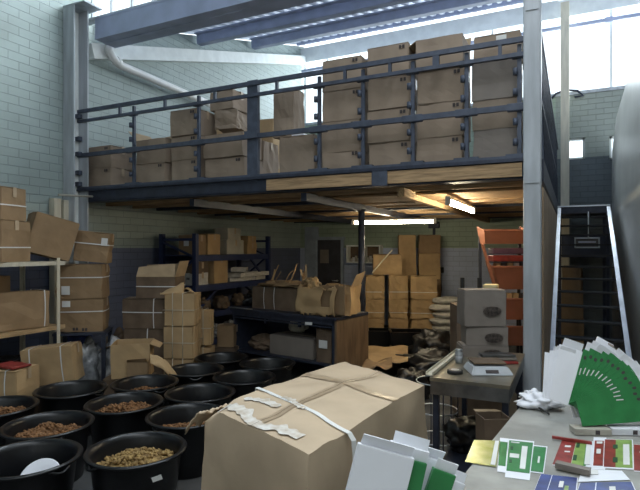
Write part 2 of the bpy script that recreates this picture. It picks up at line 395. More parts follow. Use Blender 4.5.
# ------------------------------------------------------------------ mezzanine
XD = -.27
mz = empty('mezzanine', (0, 0, 0), 'steel and timber mezzanine deck loaded with cartons', 'mezzanine')
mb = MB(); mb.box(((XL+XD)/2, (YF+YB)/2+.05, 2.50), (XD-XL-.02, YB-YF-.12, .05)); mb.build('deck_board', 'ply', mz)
mb = MB(); mb.box(((XL+.02+cx0)/2, YF, 2.52), (cx0-XL-.02, .16, .03)); mb.box(((XL+.02+cx0)/2, YF-.02, 2.45), (cx0-XL-.02, .02, .16)); mb.box(((XL+.02+cx0)/2, YF+.05, 2.37), (cx0-XL-.02, .16, .02)); mb.build('edge_beam', 'dark_steel', mz)
def fascia(p0, p1, m='timber'):
    x0 = xat(p0, YF-.05); x1 = xat(p1, YF-.05)
    mb = MB(); mb.box(((x0+x1)/2, YF-.05, 2.435), (x1-x0, .03, .12)); mb.build('timber_fascia', m, mz)
fascia(267, 372); fascia(388, 522)
xc = xat(380, YF-.05); mb = MB(); mb.box((xc, YF-.06, 2.44), (.16, .03, .17), bev=.004); mb.build('bracket', 'rail', mz)
for i, y in enumerate((5.35, 5.85, 6.35, 6.85, 7.35, 7.85, 8.35, 8.85, 9.35, 9.85, 10.4, 10.9)):
    mb = MB(); mb.box(((XL+XD)/2, y, 2.41), (XD-XL-.06, .06, .13)); mb.build('joist', 'dark_steel' if i % 3 == 2 else 'timber', mz)
for x in (-4.2, -2.65, -1.55): mb = MB(); mb.box((x, (YF+YB)/2, 2.31), (.07, YB-YF-.3, .09)); mb.build('cross_beam', 'timber_y' if x > -2 else 'dark_steel', mz)
# ceiling boards fixed below some joists (lit planks seen from below)
for (x0, x1, y0, y1) in ((-2.5, -.35, 5.5, 6.25), (-2.5, -.35, 6.45, 6.75)):
    mb = MB(); mb.box(((x0+x1)/2, (y0+y1)/2, 2.335), (x1-x0, y1-y0, .018)); mb.build('soffit_board', 'timber', mz)
# side cladding below the deck beside the stair
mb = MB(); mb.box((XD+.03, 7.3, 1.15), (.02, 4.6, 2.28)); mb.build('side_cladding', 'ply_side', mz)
mb = MB(); mb.box((XD+.02, 8.1, 2.44), (.04, 6.2, .2)); mb.build('side_beam', 'dark_steel', mz)

# front guard rail
gr = empty('guard_rail', (0, 0, 0), 'dark steel guard rail along the front edge of the mezzanine', 'railing')
YR = YF-.02
x0 = XL+.03
RZ = (3.57, 3.44, 2.985, 2.545)
for z, hh, nm in ((RZ[0], .045, 'top_rail'), (RZ[1], .035, 'second_rail'), (RZ[2], .05, 'middle_rail'), (RZ[3], .03, 'bottom_rail')):
    mb = MB(); mb.box(((x0+cx0)/2, YR-.03, z), (cx0-x0, .035, hh)); mb.build(nm, 'rail', gr)
for px in (132, 197, 318, 362, 412, 466, 519):
    x = xat(px, YR-.03); mb = MB()
    mb.box((x, YR+.005, 3.0), (.035, .03, 1.08))
    mb.box((x, YR-.02, 2.985), (.20, .05, .07), bev=.008); mb.box((x, YR-.01, 3.44), (.12, .045, .05)); mb.box((x, YR-.01, 2.56), (.22, .07, .03))
    for z in (3.3, 3.12, 2.86, 2.68): mb.cyl((x-.03, YR-.02, z-.03), (x-.03, YR-.02, z+.03), .022, seg=10)
    mb.build('rail_post', 'rail', gr)
x = xat(252, YR-.03); mb = MB(); mb.box((x, YR, 3.05), (.135, .05, 1.12)); mb.box((x, YR-.05, 3.0), (.16, .03, .08)); mb.build('rail_post', 'rail', gr)
for px in (120, 165, 215, 277, 436, 345, 390, 500):
    x = xat(px, YR-.03); mb = MB(); mb.box((x, YR-.03, 3.505), (.03 if px != 436 else .06, .03, .10)); mb.build('rail_tie', 'rail', gr)
for z in (3.5, 3.2, 3.0, 2.75, 2.6): mb = MB(); mb.box((x0+.06, YR-.06, z), (.08, .06, .06), bev=.01); mb.build('wall_clamp', 'rail', gr)
# side guard of wire mesh
gs = empty('side_guard', (0, 0, 0), 'dark wire mesh guard along the stair side of the mezzanine', 'railing')
XS = XD+.0
mb = MB()
for k in range(40):
    ya = 5.1+k*.17; yb = ya+.9
    if yb > 11.1: break
    mb.bar((XS, ya, 2.56), (XS, yb, 3.66), .012, .02); mb.bar((XS+.01, yb, 2.56), (XS+.01, ya, 3.66), .012, .02)
mb.build('wire_mesh', 'rail', gs)
mb = MB(); mb.bar((XS, 5.0, 3.68), (XS, 11.1, 3.68), .05, .04); mb.bar((XS, 5.0, 2.56), (XS, 11.1, 2.56), .05, .04); mb.bar((XS, 5.0, 3.12), (XS, 11.1, 3.12), .03, .03)
mb.build('rail_frame', 'rail', gs)

# ------------------------------------------------------------------ cartons
def wobble(b, w, d, h, amt, seed):
    for v in b.verts:
        n = noise.noise_vector(Vector(v.co)*3.1/max(w, .3)+Vector((seed*7.3, seed*1.7, seed*3.1)))
        v.co += n*amt
def carton(name, loc, size, rz=0, label='', group=None, m='card', straps=(), tape=True, flaps='closed', seed=None, rot=None, sticker=None, marks=(), amt=None, cat='carton', strapm='strap'):
    """corrugated carton: body with overlapping top flaps, tape, straps"""
    seed = random.random()*50 if seed is None else seed
    rnd = random.Random(seed)
    w, d, h = size; t = .005; amt = .010 if amt is None else amt
    root = empty(name, loc, label, cat, group, rz, rot)
    closed = flaps == 'closed'
    mb = MB()
    if closed:
        r = bmesh.ops.create_cube(mb.b, size=1)
        bmesh.ops.transform(mb.b, matrix=Matrix.Translation((0, 0, (h-.006)/2)) @ Matrix.Diagonal((w, d, h-.006, 1)), verts=r['verts'])
        bmesh.ops.bevel(mb.b, geom=list(mb.b.edges), offset=.006, segments=2, affect='EDGES')
        bmesh.ops.subdivide_edges(mb.b, edges=[e for e in mb.b.edges if e.calc_length() > .1], cuts=4, use_grid_fill=True)
        for v in mb.b.verts:
            k = math.sin(PI*min(1, max(0, v.co.z/h)))
            if abs(abs(v.co.x)-w/2) < .004: v.co.x *= 1+.03*k*rnd.uniform(.6, 1)*math.cos(PI*v.co.y/d)
            if abs(abs(v.co.y)-d/2) < .004: v.co.y *= 1+.03*k*rnd.uniform(.6, 1)*math.cos(PI*v.co.x/w)
        z0 = min(v.co.z for v in mb.b.verts)
        wobble(mb.b, w, d, h, amt, seed)
        for v in mb.b.verts:
            if v.co.z < .012: v.co.z = 0
            v.co.z = min(v.co.z, h-.005)
    else:
        for sx in (-1, 1): mb.box((sx*(w/2-t/2), 0, h/2), (t, d, h)); mb.box((0, sx*(d/2-t/2), h/2), (w-2*t, t, h))
        mb.box((0, 0, t/2), (w, d, t))
        bmesh.ops.subdivide_edges(mb.b, edges=[e for e in mb.b.edges if e.calc_length() > .1], cuts=3, use_grid_fill=True)
        wobble(mb.b, w, d, h, amt, seed)
        for v in mb.b.verts: v.co.z = max(v.co.z, 0)
    mb.build('carton_body', m, root)
    if closed:
        for s in (-1, 1):
            l = rnd.uniform(0, .035)
            mb = MB(); mb.prism([(-w/2+.004, s*.004, h-.004+l*.3), (w/2-.004, s*.003, h-.004+l*.3*rnd.random()), (w/2-.004, s*(d/2-.003), h-.006), (-w/2+.004, s*(d/2-.003), h-.006)], .004, axis=Vector((0, 0, 1)))
            mb.build('flap', m, root)
        if tape:
            mb = MB(); mb.box((0, 0, h+.0035), (w+.006, .05, .001)); mb.box((w/2+.013, 0, h-.05), (.001, .05, .10)); mb.box((-w/2-.013, 0, h-.05), (.001, .05, .10))
            mb.build('tape', 'tape', root)
    else:
        for (ax, s) in ((0, -1), (0, 1), (1, -1), (1, 1)):
            if (ax, s) in (flaps if isinstance(flaps, (list, tuple, dict)) else ()): continue
            a = rnd.uniform(20, 75) if not isinstance(flaps, dict) else rnd.uniform(10, 40); a = math.radians(a)
            L = d*.48 if ax else w*.42; out = math.sin(a)*L*(1 if rnd.random() < .85 else -1); up = math.cos(a)*L*rnd.choice((1, 1, -.4))
            if ax: q = [(-w/2, s*d/2, h), (w/2, s*d/2, h), (w/2-.01, s*(d/2+out), h+up), (-w/2+.01, s*(d/2+out), h+up*rnd.uniform(.7, 1))]
            else: q = [(s*w/2, -d/2, h), (s*w/2, d/2, h), (s*(w/2+out), d/2-.01, h+up), (s*(w/2+out), -d/2+.01, h+up*rnd.uniform(.7, 1))]
            mb = MB(); mb.prism(q, .004); mb.build('flap', m if rnd.random() < .3 else 'card_in', root)
    for sp in straps:
        kind, pos = sp; sw = .012; mb = MB(); B = .017; e = .003
        def side(fa, fb, bulge):   # points from corner to corner, bowed outward
            return [fa.lerp(fb, t)+bulge*math.sin(PI*t) for t in (0, .15, .35, .65, .85)]
        V3 = Vector
        if kind == 'h':
            z = pos*h; c = [V3((-w/2-e, -d/2-e, z)), V3((w/2+e, -d/2-e, z)), V3((w/2+e, d/2+e, z)), V3((-w/2-e, d/2+e, z))]
            bl = [V3((0, -B, 0)), V3((B, 0, 0)), V3((0, B, 0)), V3((-B, 0, 0))]
        elif kind == 'y':
            x = pos*w; c = [V3((x, -d/2-e, .004)), V3((x, -d/2-e, h+.004)), V3((x, d/2+e, h+.004)), V3((x, d/2+e, .004))]
            bl = [V3((0, -B, 0)), V3((0, 0, .004)), V3((0, B, 0)), V3((0, 0, 0))]
        else:
            y = pos*d; c = [V3((-w/2-e, y, .004)), V3((-w/2-e, y, h+.004)), V3((w/2+e, y, h+.004)), V3((w/2+e, y, .004))]
            bl = [V3((-B, 0, 0)), V3((0, 0, .004)), V3((B, 0, 0)), V3((0, 0, 0))]
        pts = []
        for q in range(4 if kind == 'h' else 3): pts += side(c[q], c[(q+1) % 4], bl[q])
        pts.append(c[0] if kind == 'h' else c[3])
        wd = V3((0, 0, sw/2)) if kind == 'h' else V3((sw/2, 0, 0)) if kind == 'y' else V3((0, sw/2, 0))
        pv_ = None
        for p in pts:
            a = mb.b.verts.new(p-wd); b_ = mb.b.verts.new(p+wd)
            if pv_: mb.b.faces.new((pv_[0], pv_[1], b_, a))
            pv_ = (a, b_)
        mb.build('strap', strapm, root)
    if sticker:
        face, u, v, sw_, sh_ = sticker; mb = MB()
        if face == 'f': mb.box((u*w, -d/2-.0165, v*h), (sw_, .001, sh_))
        else: mb.box((w/2+.0165, u*d, v*h), (.001, sw_, sh_))
        mb.build('paper_label', 'sticker', root)
    if marks:
        mb = MB()
        for (u, v) in marks:
            for k in (-.017, .017): mb.box((u*w+k, -d/2-.0165, v*h), (.024, .001, .034))
            mb.box((u*w, -d/2-.017, v*h), (.05, .001, .003))
        mb.build('printed_mark', 'mark', root)
    return root

LV = ['at the bottom', 'second up', 'third up', 'fourth up', 'fifth up']
def deck_stack(p0, p1, levels, where, Y=YF+.09, d=.42, m='card', extra=None, marks=True, n0=0):
    """levels: photograph rows of the carton edges from the deck up"""
    x0 = xat(p0, Y); x1 = xat(p1, Y); w = x1-x0
    zs = [DZ]+[zat((p0+p1)/2, y, Y) for y in levels]
    n = len(zs)-1
    for i in range(n):
        top = i == n-1
        pos = LV[i] if not top or n == 1 else 'on top'
        if n == 1: pos = 'standing alone'
        e = (extra or {}).get(i, {})
        kw = dict(m=m, marks=((.36, .86),) if marks and not e.get('nomark') else (), tape=True)
        kw.update({k: v for k, v in e.items() if k not in ('nomark', 'dx', 'rz', 'lab', 'dw')})
        carton('carton', ((x0+x1)/2+random.uniform(-.008, .008)+e.get('dx', 0), Y+d/2+random.uniform(-.01, .03), zs[i]), (w-.025+e.get('dw', 0), d-.02, zs[i+1]-zs[i]-.002),
               rz=random.uniform(-.02, .02)+e.get('rz', 0), label=e.get('lab') or 'brown carton %s in the mezzanine stack %s' % (pos, where), group='cartons along the mezzanine rail', **kw)
deck_stack(83, 111, [168, 146], 'nearest the wall column')
carton('carton', (xat(124, 5.55), 5.6, DZ), (.18, .3, .49), label='narrow brown carton between the two leftmost mezzanine stacks', group='cartons along the mezzanine rail')
deck_stack(135, 166, [163, 139], 'second from the left', extra={1: dict(flaps=((1, -1), (0, 1)), nomark=True)})
deck_stack(169, 197, [159, 135, 109], 'third from the left')
deck_stack(203, 244, [157, 133], 'left of the thick rail post', extra={1: dict(nomark=True, flaps=((0, -1), (1, -1), (0, 1)))})
# slumped boxes on that stack
xa = xat(229, 5.4)
carton('carton', (xa+.04, 5.42, zat(229, 133, 5.4)+.015), (.30, .36, .24), rz=.1, label='slumped brown carton under the top one, left of the thick rail post', group='cartons along the mezzanine rail', amt=.03, tape=False)
carton('carton', (xa, 5.42, zat(229, 133, 5.4)+.262), (.36, .34, .23), rz=-.06, label='flat-topped brown carton crowning the stack left of the thick rail post', group='cartons along the mezzanine rail', marks=())
xb = xat(214, 6.3)
for k, (dx, h_, lb) in enumerate(((0, .44, 'lower pale carton behind the rail, right of the three-high stack'), (.03, .44, 'middle pale carton behind the rail, right of the three-high stack'), (0, .30, 'upper pale carton with a window glint, right of the three-high stack'))):
    carton('carton', (xb+dx, 6.5, DZ+[0, .442, .884][k]), (.46, .45, h_), rz=.04, label=lb, m='card_y', group='cartons deeper on the mezzanine')
for k, (px, y0, hh, lb, rr) in enumerate(((262, 5.9, .62, 'tall narrow carton just right of the thick rail post', .02), )):
    carton('carton', (xat(264, 5.9), 5.95, DZ), (.16, .4, .62), label=lb, group='cartons along the mezzanine rail', amt=.02)
carton('carton', (xat(266, 6.6), 6.7, DZ), (.3, .3, .5), label='carton behind the narrow one, right of the thick post', group='cartons deeper on the mezzanine', m='card_y')
carton('carton', (xat(266, 6.6), 6.7, DZ+.505), (.26, .3, .62), rz=.1, label='upright pale carton catching daylight right of the thick post', group='cartons deeper on the mezzanine', m='card_y')
deck_stack(277, 314, [135], 'third', extra={0: dict(lab='wide brown carton below the white sheet, left of the window gap', nomark=True)})
carton('carton', (xat(289, 5.2), 5.2, zat(295, 135, YF+.09)+.01), (.26, .28, .55), rz=.03, label='tall carton standing on the wide one left of the window gap', group='cartons along the mezzanine rail', amt=.02, tape=False)
mb = MB(); p = at(306, 131, Y=5.3); zt_ = zat(295, 135, YF+.09)+.008; mb.prism([(p.x-.05, 5.05, zt_), (p.x+.10, 5.05, zt_), (p.x+.10, 5.05, zt_+.02), (p.x-.05, 5.05, zt_+.055)], .28, axis=Vector((0, 1, 0)))
o = mb.build('white_packet', 'white_card'); tag(o, 'white packet lying on the wide carton below the window gap', 'packet')
deck_stack(320, 361, [151, 120, 89, 57], 'right of the window gap')
deck_stack(366, 410, [141, 108, 77, 44], 'fifth from the right column', extra={})
deck_stack(415, 464, [136, 101, 68, 36], 'left of the slim gap', extra={3: dict(flaps=((1, -1), (0, 1)), nomark=True)})
deck_stack(471, 521, [128, 98, 59, 32], 'against the tall right column', m='card_grey', marks=False, extra={3: dict(sticker=('f', .1, .8, .09, .04), m='card'), 1: dict(m='card_b')})
for i in range(6):   # second row behind
    xx = -4.9+i*.78
    if i in (2, 3): continue
    carton('carton', (xx, 7.6+(i % 2)*.2, DZ), (.5, .45, .34), rz=random.uniform(-.1, .1), label=['carton deep on the mezzanine behind the two-high stacks', 'carton deep on the mezzanine behind the three-high stack', '', '', 'carton deep on the mezzanine glimpsed through the window gap', 'carton deep on the mezzanine behind the right-hand stacks'][i], group='cartons deeper on the mezzanine')

# ------------------------------------------------------------------ below the deck and in the near bay
M['card'] = mat('warm_brown_cardboard', (.29, .195, .11), .8, var=.12, scale=4, bump=.12, bscale=30, spec=.25)
def pos(px, f, z):
    p = FW*f + RT*((px-320)/520*f); return Vector((p.x, p.y, z))
def zf(py, f): return CZ-(py-248)*f/520
# gutter drain pipe on the left wall
mb = MB(); a = at(109, 44, Y=5.22)
mb.tube([a, a+Vector((0, .01, -.10)), a+Vector((0, .07, -.17)), a+Vector((-.02, .20, -.22)), at(205, 103, X=XL+.14)+Vector((0, 0, .02)), at(240, 123, X=XL+.14)], .055, seg=16)
dp = mb.build('drain_pipe', 'pvc'); tag(dp, 'white plastic drain pipe sloping along the upper left wall', 'pipe')
mb = MB(); p = a+Vector((-.02, .16, -.20)); mb.cyl(p+Vector((0, -.03, .02)), p+Vector((0, .04, -.01)), .066, seg=16); mb.build('pipe_collar', 'pvc', dp)

# cream conduit boards by the wall column
c = at(61, 200, X=XL+.1)
mb = MB(); mb.box((XL+.07, c.y-.06, 1.19), (.10, .10, 2.38), bev=.004); mb.box((XL+.07, c.y+.07, 1.19), (.10, .09, 2.36), bev=.004)
o = mb.build('timber_upright', 'ivory'); tag(o, 'pair of cream timber uprights against the wall left of the column', 'timber post')
mb = MB(); mb.cyl((XL+.18, c.y-.1, 2.42), (XL+.30, c.y+.35, 2.43), .014)
o = mb.build('thin_rod', 'beige'); tag(o, 'thin cream rod across the top of the timber uprights', 'rod')

# left shelf unit
sh = empty('shelf_unit', (-5.5, 3.2, 0), 'cream slotted-angle shelf unit loaded with cartons at the left edge', 'shelf')
def ang(mb, x, y, z0, z1, sx, sy):
    mb.box((x, y+sy*.02, (z0+z1)/2), (.004, .04, z1-z0)); mb.box((x+sx*.02, y, (z0+z1)/2), (.04, .004, z1-z0))
for (x, sx) in ((.32, -1), (-.32, 1)):
    for (y, sy) in ((.78, -1), (-1.1, 1)):
        mb = MB(); ang(mb, x, y, 0, 1.64, sx, sy); mb.build('upright', 'ivory', sh)
for z, m in ((1.60, 'ivory'), (.88, 'timber_y')):
    mb = MB(); mb.box((0, -.12, z-.012), (.62, 1.92, .022)); mb.box((.31, -.12, z-.02), (.012, 1.94, .045)); mb.build('shelf_board', m, sh)
def bx(name, px, f, z, size, rz=None, **k):
    rz = .4 if rz is None else rz
    return carton(name, pos(px, f, z), size, rz=rz, **k)
G1 = 'cartons on and around the left shelf unit'
carton('carton', (-5.42, 3.44, 1.605), (.42, .40, .43), rz=.25, label='strapped carton on the shelf top at the left edge, below the printed one', group=G1, straps=(('h', .35),), marks=(), m='card')
carton('carton', (-5.44, 3.42, 2.04), (.42, .36, .34), rz=.3, label='carton with dark print and white label topmost at the left edge', group=G1, straps=(('h', .45), ('y', -.1)), sticker=('f', .3, -.12, .09, .1), marks=((.0, .85), (.25, .85)))
carton('carton', (-5.55, 3.08, 2.04), (.3, .3, .52), rz=.2, label='taller carton cut off by the left edge on the shelf top', group=G1)
p = pos(43, 5.95, 1.66)
carton('carton', p, (.46, .44, .45), rot=(0, .27, 1.15), label='plain brown carton tilted sideways between shelf top and strapped stack', group=G1, seed=3, amt=.006, tape=False)
carton('carton', (-5.67, 3.50, .885), (.20, .34, .56), rz=.1, label='small carton at the back of the middle shelf', group=G1)
r = carton('carton', (-5.38, 3.52, .885), (.26, .74, .40), rz=-.1, label='wide slumped open carton with white strap on the middle shelf', group=G1, flaps=[(0, 1), (0, -1), (1, 1), (1, -1)], straps=(('x', .42),), amt=.02)
mb = MB(); mb.box((-5.66, 3.86, 1.30), (.22, .26, .34), bev=.02); mb.box((-5.55, 3.86, 1.3), (.02, .2, .2))
o = mb.build('black_case', 'black_plastic'); o.location.z = -.245; tag(o, 'black plastic case at the right end of the middle shelf', 'case')
# strapped stack on a dark stand
st = empty('steel_stand', pos(84, 6.25, 0), 'dark steel stand under the strapped carton stack by the left column', 'stand', rz=.66)
mb = MB(); mb.box((0, 0, .75), (.58, .46, .03)); mb.build('stand_top', 'dark_steel', st)
for sx in (-1, 1):
    for sy in (-1, 1): mb = MB(); mb.box((sx*.26, sy*.2, .367), (.045, .045, .735)); mb.build('leg', 'dark_steel', st)
G2 = 'white-strapped cartons stacked by the left column'
bx('carton', 84, 6.25, .768, (.50, .36, .385), rz=.66, label='white-strapped carton at the bottom of the stack by the left column', group=G2, straps=(('h', .62),), sticker=('f', -.3, .86, .09, .07), amt=.022, marks=((-.1, .1), (.1, .08)))
bx('carton', 84, 6.25, 1.157, (.50, .36, .40), rz=.62, label='white-strapped carton in the middle of the stack by the left column', group=G2, straps=(('h', .62),), sticker=('f', -.3, .25, .09, .1), amt=.026)
carton('carton', pos(93, 6.34, 1.585), (.38, .34, .36), rot=(0, .10, .68), label='white-strapped carton leaning on top of the stack by the left column', group=G2, straps=(('h', .6),), sticker=('f', .36, .7, .07, .09), amt=.018)
# cartons under the shelf
mb = MB()
for k, y in enumerate((3.58, 2.7)):
    mb = MB(); mb.box((-5.5, y, .25), (.46, .7, .5), bev=.02); o = mb.build('black_box', 'black_plastic'); tag(o, ('low black box under the right half of the left shelf unit', 'low black box under the left half of the left shelf unit')[k], 'box')
b1 = sheet(lambda u, v: Vector((-5.76+.50*u, 2.3+1.68*v, .58+.10*math.sin(5*v)*(1-u)+.07*noise.noise(Vector((u*5, v*6, 1))))), 22, 26, .004, 'black_bag', 'black_film')
mb.b.free()
tag(b1, 'black plastic film bunched below the left shelf unit', 'plastic film')
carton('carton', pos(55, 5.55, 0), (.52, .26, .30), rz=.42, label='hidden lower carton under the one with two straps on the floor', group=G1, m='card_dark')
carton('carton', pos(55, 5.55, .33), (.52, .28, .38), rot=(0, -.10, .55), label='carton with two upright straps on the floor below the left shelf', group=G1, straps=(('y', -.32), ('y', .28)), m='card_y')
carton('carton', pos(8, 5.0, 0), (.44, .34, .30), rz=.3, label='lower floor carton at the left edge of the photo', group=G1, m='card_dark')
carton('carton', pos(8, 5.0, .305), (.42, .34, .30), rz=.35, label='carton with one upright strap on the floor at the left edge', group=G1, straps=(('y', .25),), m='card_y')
mb = MB(); q = pos(12, 4.98, .615); mb.box((q.x, q.y, q.z+.012), (.30, .2, .022), bev=.008)
o = mb.build('red_tray', 'redprint'); tag(o, 'thin red tray on the floor carton at the left edge', 'tray')
# plastic wrapped bundles
def crumple(name, c, r, label, cat, m, seed, sz=1.0, amp=.35):
    mb = MB(); bmesh.ops.create_icosphere(mb.b, subdivisions=4, radius=1)
    for v in mb.b.verts:
        n = noise.noise(v.co*2.2+Vector((seed, 0, 0)))*amp + noise.noise(v.co*6+Vector((0, seed, 0)))*amp*.4
        v.co *= 1+n; v.co = Vector((v.co.x*r[0], v.co.y*r[1], max(v.co.z, -.75)*r[2]))
    z0 = min(v.co.z for v in mb.b.verts)
    for v in mb.b.verts: v.co.z -= z0
    for f in mb.b.faces: f.smooth = (cat not in ('rag',))
    o = mb.build(name, m); o.location = c; return tag(o, label, cat)
crumple('plastic_bundle', pos(88, 6.28, 0), (.15, .15, .36), 'shiny clear plastic bundle left of the dark stand leg', 'plastic bag', 'clear', 2.1)
crumple('plastic_bundle', pos(115, 6.3, 0), (.19, .18, .36), 'shiny clear plastic bundle right of the dark stand leg', 'plastic bag', 'clear', 5.3)
mb = MB(); q = pos(80, 6.75, 0); mb.cyl(q, q+Vector((0, 0, .62)), .15, seg=24); mb.cyl(q+Vector((0, 0, .62)), q+Vector((0, 0, .66)), .12, seg=24)
o = mb.build('drum', 'blueprint'); tag(o, 'small blue drum behind the stand by the left column', 'drum')

# central-left stack
G3 = 'cartons and bundles stacked left of the blue rack'
F = 6.72
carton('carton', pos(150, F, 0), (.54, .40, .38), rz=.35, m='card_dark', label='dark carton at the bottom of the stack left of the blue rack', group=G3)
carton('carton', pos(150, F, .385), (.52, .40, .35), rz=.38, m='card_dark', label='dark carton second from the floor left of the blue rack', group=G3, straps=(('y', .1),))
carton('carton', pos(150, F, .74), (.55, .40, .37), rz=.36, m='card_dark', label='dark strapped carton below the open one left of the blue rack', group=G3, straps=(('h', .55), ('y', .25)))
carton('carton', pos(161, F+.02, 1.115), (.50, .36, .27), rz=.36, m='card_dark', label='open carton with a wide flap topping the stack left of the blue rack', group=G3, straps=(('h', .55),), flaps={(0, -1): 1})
def flat_bundle(px, f, z, w, d, h, label, m='card_y', n=14, rz=.4, twine=(-.2, .15)):
    """bundle of flattened cartons tied with two strings"""
    root = empty('cardboard_bundle', pos(px, f, z), label, 'cardboard bundle', 'tied bundles of flattened cartons', rz)
    mb = MB()
    for i in range(n):
        y = -d/2+d*(i+.5)/n; mb.box((random.uniform(-.01, .01), y, h/2), (w+random.uniform(-.02, .02), d/n*.8, h+random.uniform(-.012, .0)))
    mb.build('folded_sheets', m, root)
    for t in twine:
        mb = MB(); x = t*w; e = .012
        mb.tube([(x, -d/2-e, .005), (x, -d/2-e, h+.01), (x, d/2+e, h+.01), (x, d/2+e, .005)], .005, closed=True); mb.build('string', 'twine', root)
    mb = MB(); e = .012; mb.tube([(-w/2-e, -d/2-e, h/2), (w/2+e, -d/2-e, h/2), (w/2+e, d/2+e, h/2), (-w/2-e, d/2+e, h/2)], .004, closed=True); mb.build('string', 'twine', root)
for k, (z, s) in enumerate(((0, 'at the floor'), (.40, 'in the middle'), (.80, 'on top'))):
    flat_bundle(183, 6.5, z, .36, .34, .39, 'string-tied bundle of flat cartons %s of the bright pile behind the tubs' % s)
for k, (z, s) in enumerate(((0, 'lower'), (.48, 'upper'))):
    flat_bundle(203, 6.9, z, .25, .24, .45, '%s narrow string-tied cardboard bundle right of the bright pile' % s, n=10)
sheet(lambda u, v: pos(183+14*u, 6.42+.12*v, 1.215+.03*math.sin(5*u)+.03*noise.noise(Vector((u*3, v*3, 0)))), 8, 6, .005, 'card_y', 'cardboard_scrap')
bpy.data.objects['cardboard_scrap'].name = 'torn_cardboard'; tag(bpy.data.objects['torn_cardboard'], 'torn cardboard piece on top of the bright string-tied pile', 'cardboard scrap')
sheet(lambda u, v: pos(160+24*u, 6.4-.1*v+.1*u, 1.19+.13*u*(1-v)+.03*noise.noise(Vector((u*4, v*4, 2)))), 8, 6, .005, 'card_y', 'torn_cardboard')
tag(bpy.data.objects['torn_cardboard.001'], 'pale bent cardboard piece leaning below the open carton left of the rack', 'cardboard scrap')
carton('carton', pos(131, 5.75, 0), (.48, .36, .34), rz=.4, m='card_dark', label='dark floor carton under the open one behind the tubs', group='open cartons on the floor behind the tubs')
carton('carton', pos(133, 5.75, .345), (.40, .32, .37), rz=.62, m='card_y', label='open carton on the floor behind the tubs, its inside lit', group='open cartons on the floor behind the tubs', flaps=[(0, -1), (1, -1)])  # paler board carries the light falling into this carton
sheet(lambda u, v: pos(150+27*u, 5.55-.1*v, .62-.10*v-.22*u*u+.03*noise.noise(Vector((u*4, v*4, 7)))) if v < 1-.6*max(0, u-.5) else None, 10, 8, .005, 'card_y', 'torn_cardboard')
tag(bpy.data.objects['torn_cardboard.002'], 'bent brown flap reaching over the tubs beside the open carton', 'cardboard scrap')
carton('carton', pos(139, 5.62, .0), (.22, .12, .53), rz=.5, m='card', label='small open tan carton squeezed between open carton and tubs', group='open cartons on the floor behind the tubs', flaps=[(0, -1), (1, 1)])
for k in range(5):
    q = pos(104+7*k, 6.2-.1*k, .52+.05*(k % 3)); sheet(lambda u, v, q=q, k=k: q+Vector((.3*u-.1, .18*v, .12*u*math.sin(k+1)+.02*noise.noise(Vector((u*4, v*4, k))))), 6, 4, .004, ['card_y', 'card', 'card_dark'][k % 3], 'cardboard_offcut')
for k, o in enumerate([o for o in C.objects if o.name.startswith('cardboard_offcut')]):
    tag(o, 'loose cardboard offcut behind the clear plastic bundle, %s from the left' % ORD[k], 'cardboard scrap', 'offcuts behind the plastic bundle')
crumple('rubbish_pile', pos(120, 7.1, 0), (.26, .22, .34), 'dark rubbish heap below the cardboard offcuts', 'rubbish', 'card_dark', 8.8)

# ------------------------------------------------------------------ tubs
tubs = [((-3.13, 2.17), 'holding a white plate, nearest the left corner', None, 0), ((-2.61, 2.58), 'full of golden brown pieces beside the big carton', 'nuts_y', .315),
 ((-3.58, 2.65), 'of brown pieces right behind the one with the plate', 'nuts', .32), ((-3.49, 3.31), 'with an orange-brown heap, centre of the left group', 'nuts', .32),
 ((-4.37, 2.75), 'with brown pieces at the left edge of the photo', 'nuts', .32), ((-4.28, 3.41), 'standing in front of the cartons with upright straps', 'card_dark', .10),
 ((-2.77, 3.28), 'partly hidden by the torn corner of the big carton', 'nuts', .26), ((-3.82, 3.89), 'with a low brown heap beside the small open carton', 'nuts', .28),
 ((-3.10, 3.85), 'empty, behind the one by the torn carton corner', None, 0), ((-3.74, 4.55), 'empty, in front of the string-tied bundles', None, 0),
 ((-3.07, 4.52), 'empty, just above the white strap end of the big carton', None, 0), ((-3.86, 5.20), 'empty, farthest back below the blue rack', None, 0), ((-3.19, 5.17), 'empty, in front of the dark workbench', None, 0)]
def tub_parts():
    prof = [(0, 0), (.235, 0), (.243, .012), (.268, .20), (.288, .385), (.300, .398), (.322, .402), (.326, .412), (.320, .420), (.300, .420), (.290, .412), (.277, .385), (.258, .20), (.232, .02), (0, .016)]
    mb = MB(); mb.lathe(prof, seg=56); me = mb.build('tub_body', 'black_plastic')
    hs = []
    for s in (-1, 1):
        mb = MB(); pts = [Vector((s*(.302+.022*math.sin(PI*k/8)), -.07+.14*k/8, .40-.025*math.sin(PI*k/8))) for k in range(9)]; mb.tube(pts, .009, seg=8); hs.append(mb.build('handle', 'black_plastic'))
    return [me]+hs
protos = tub_parts()
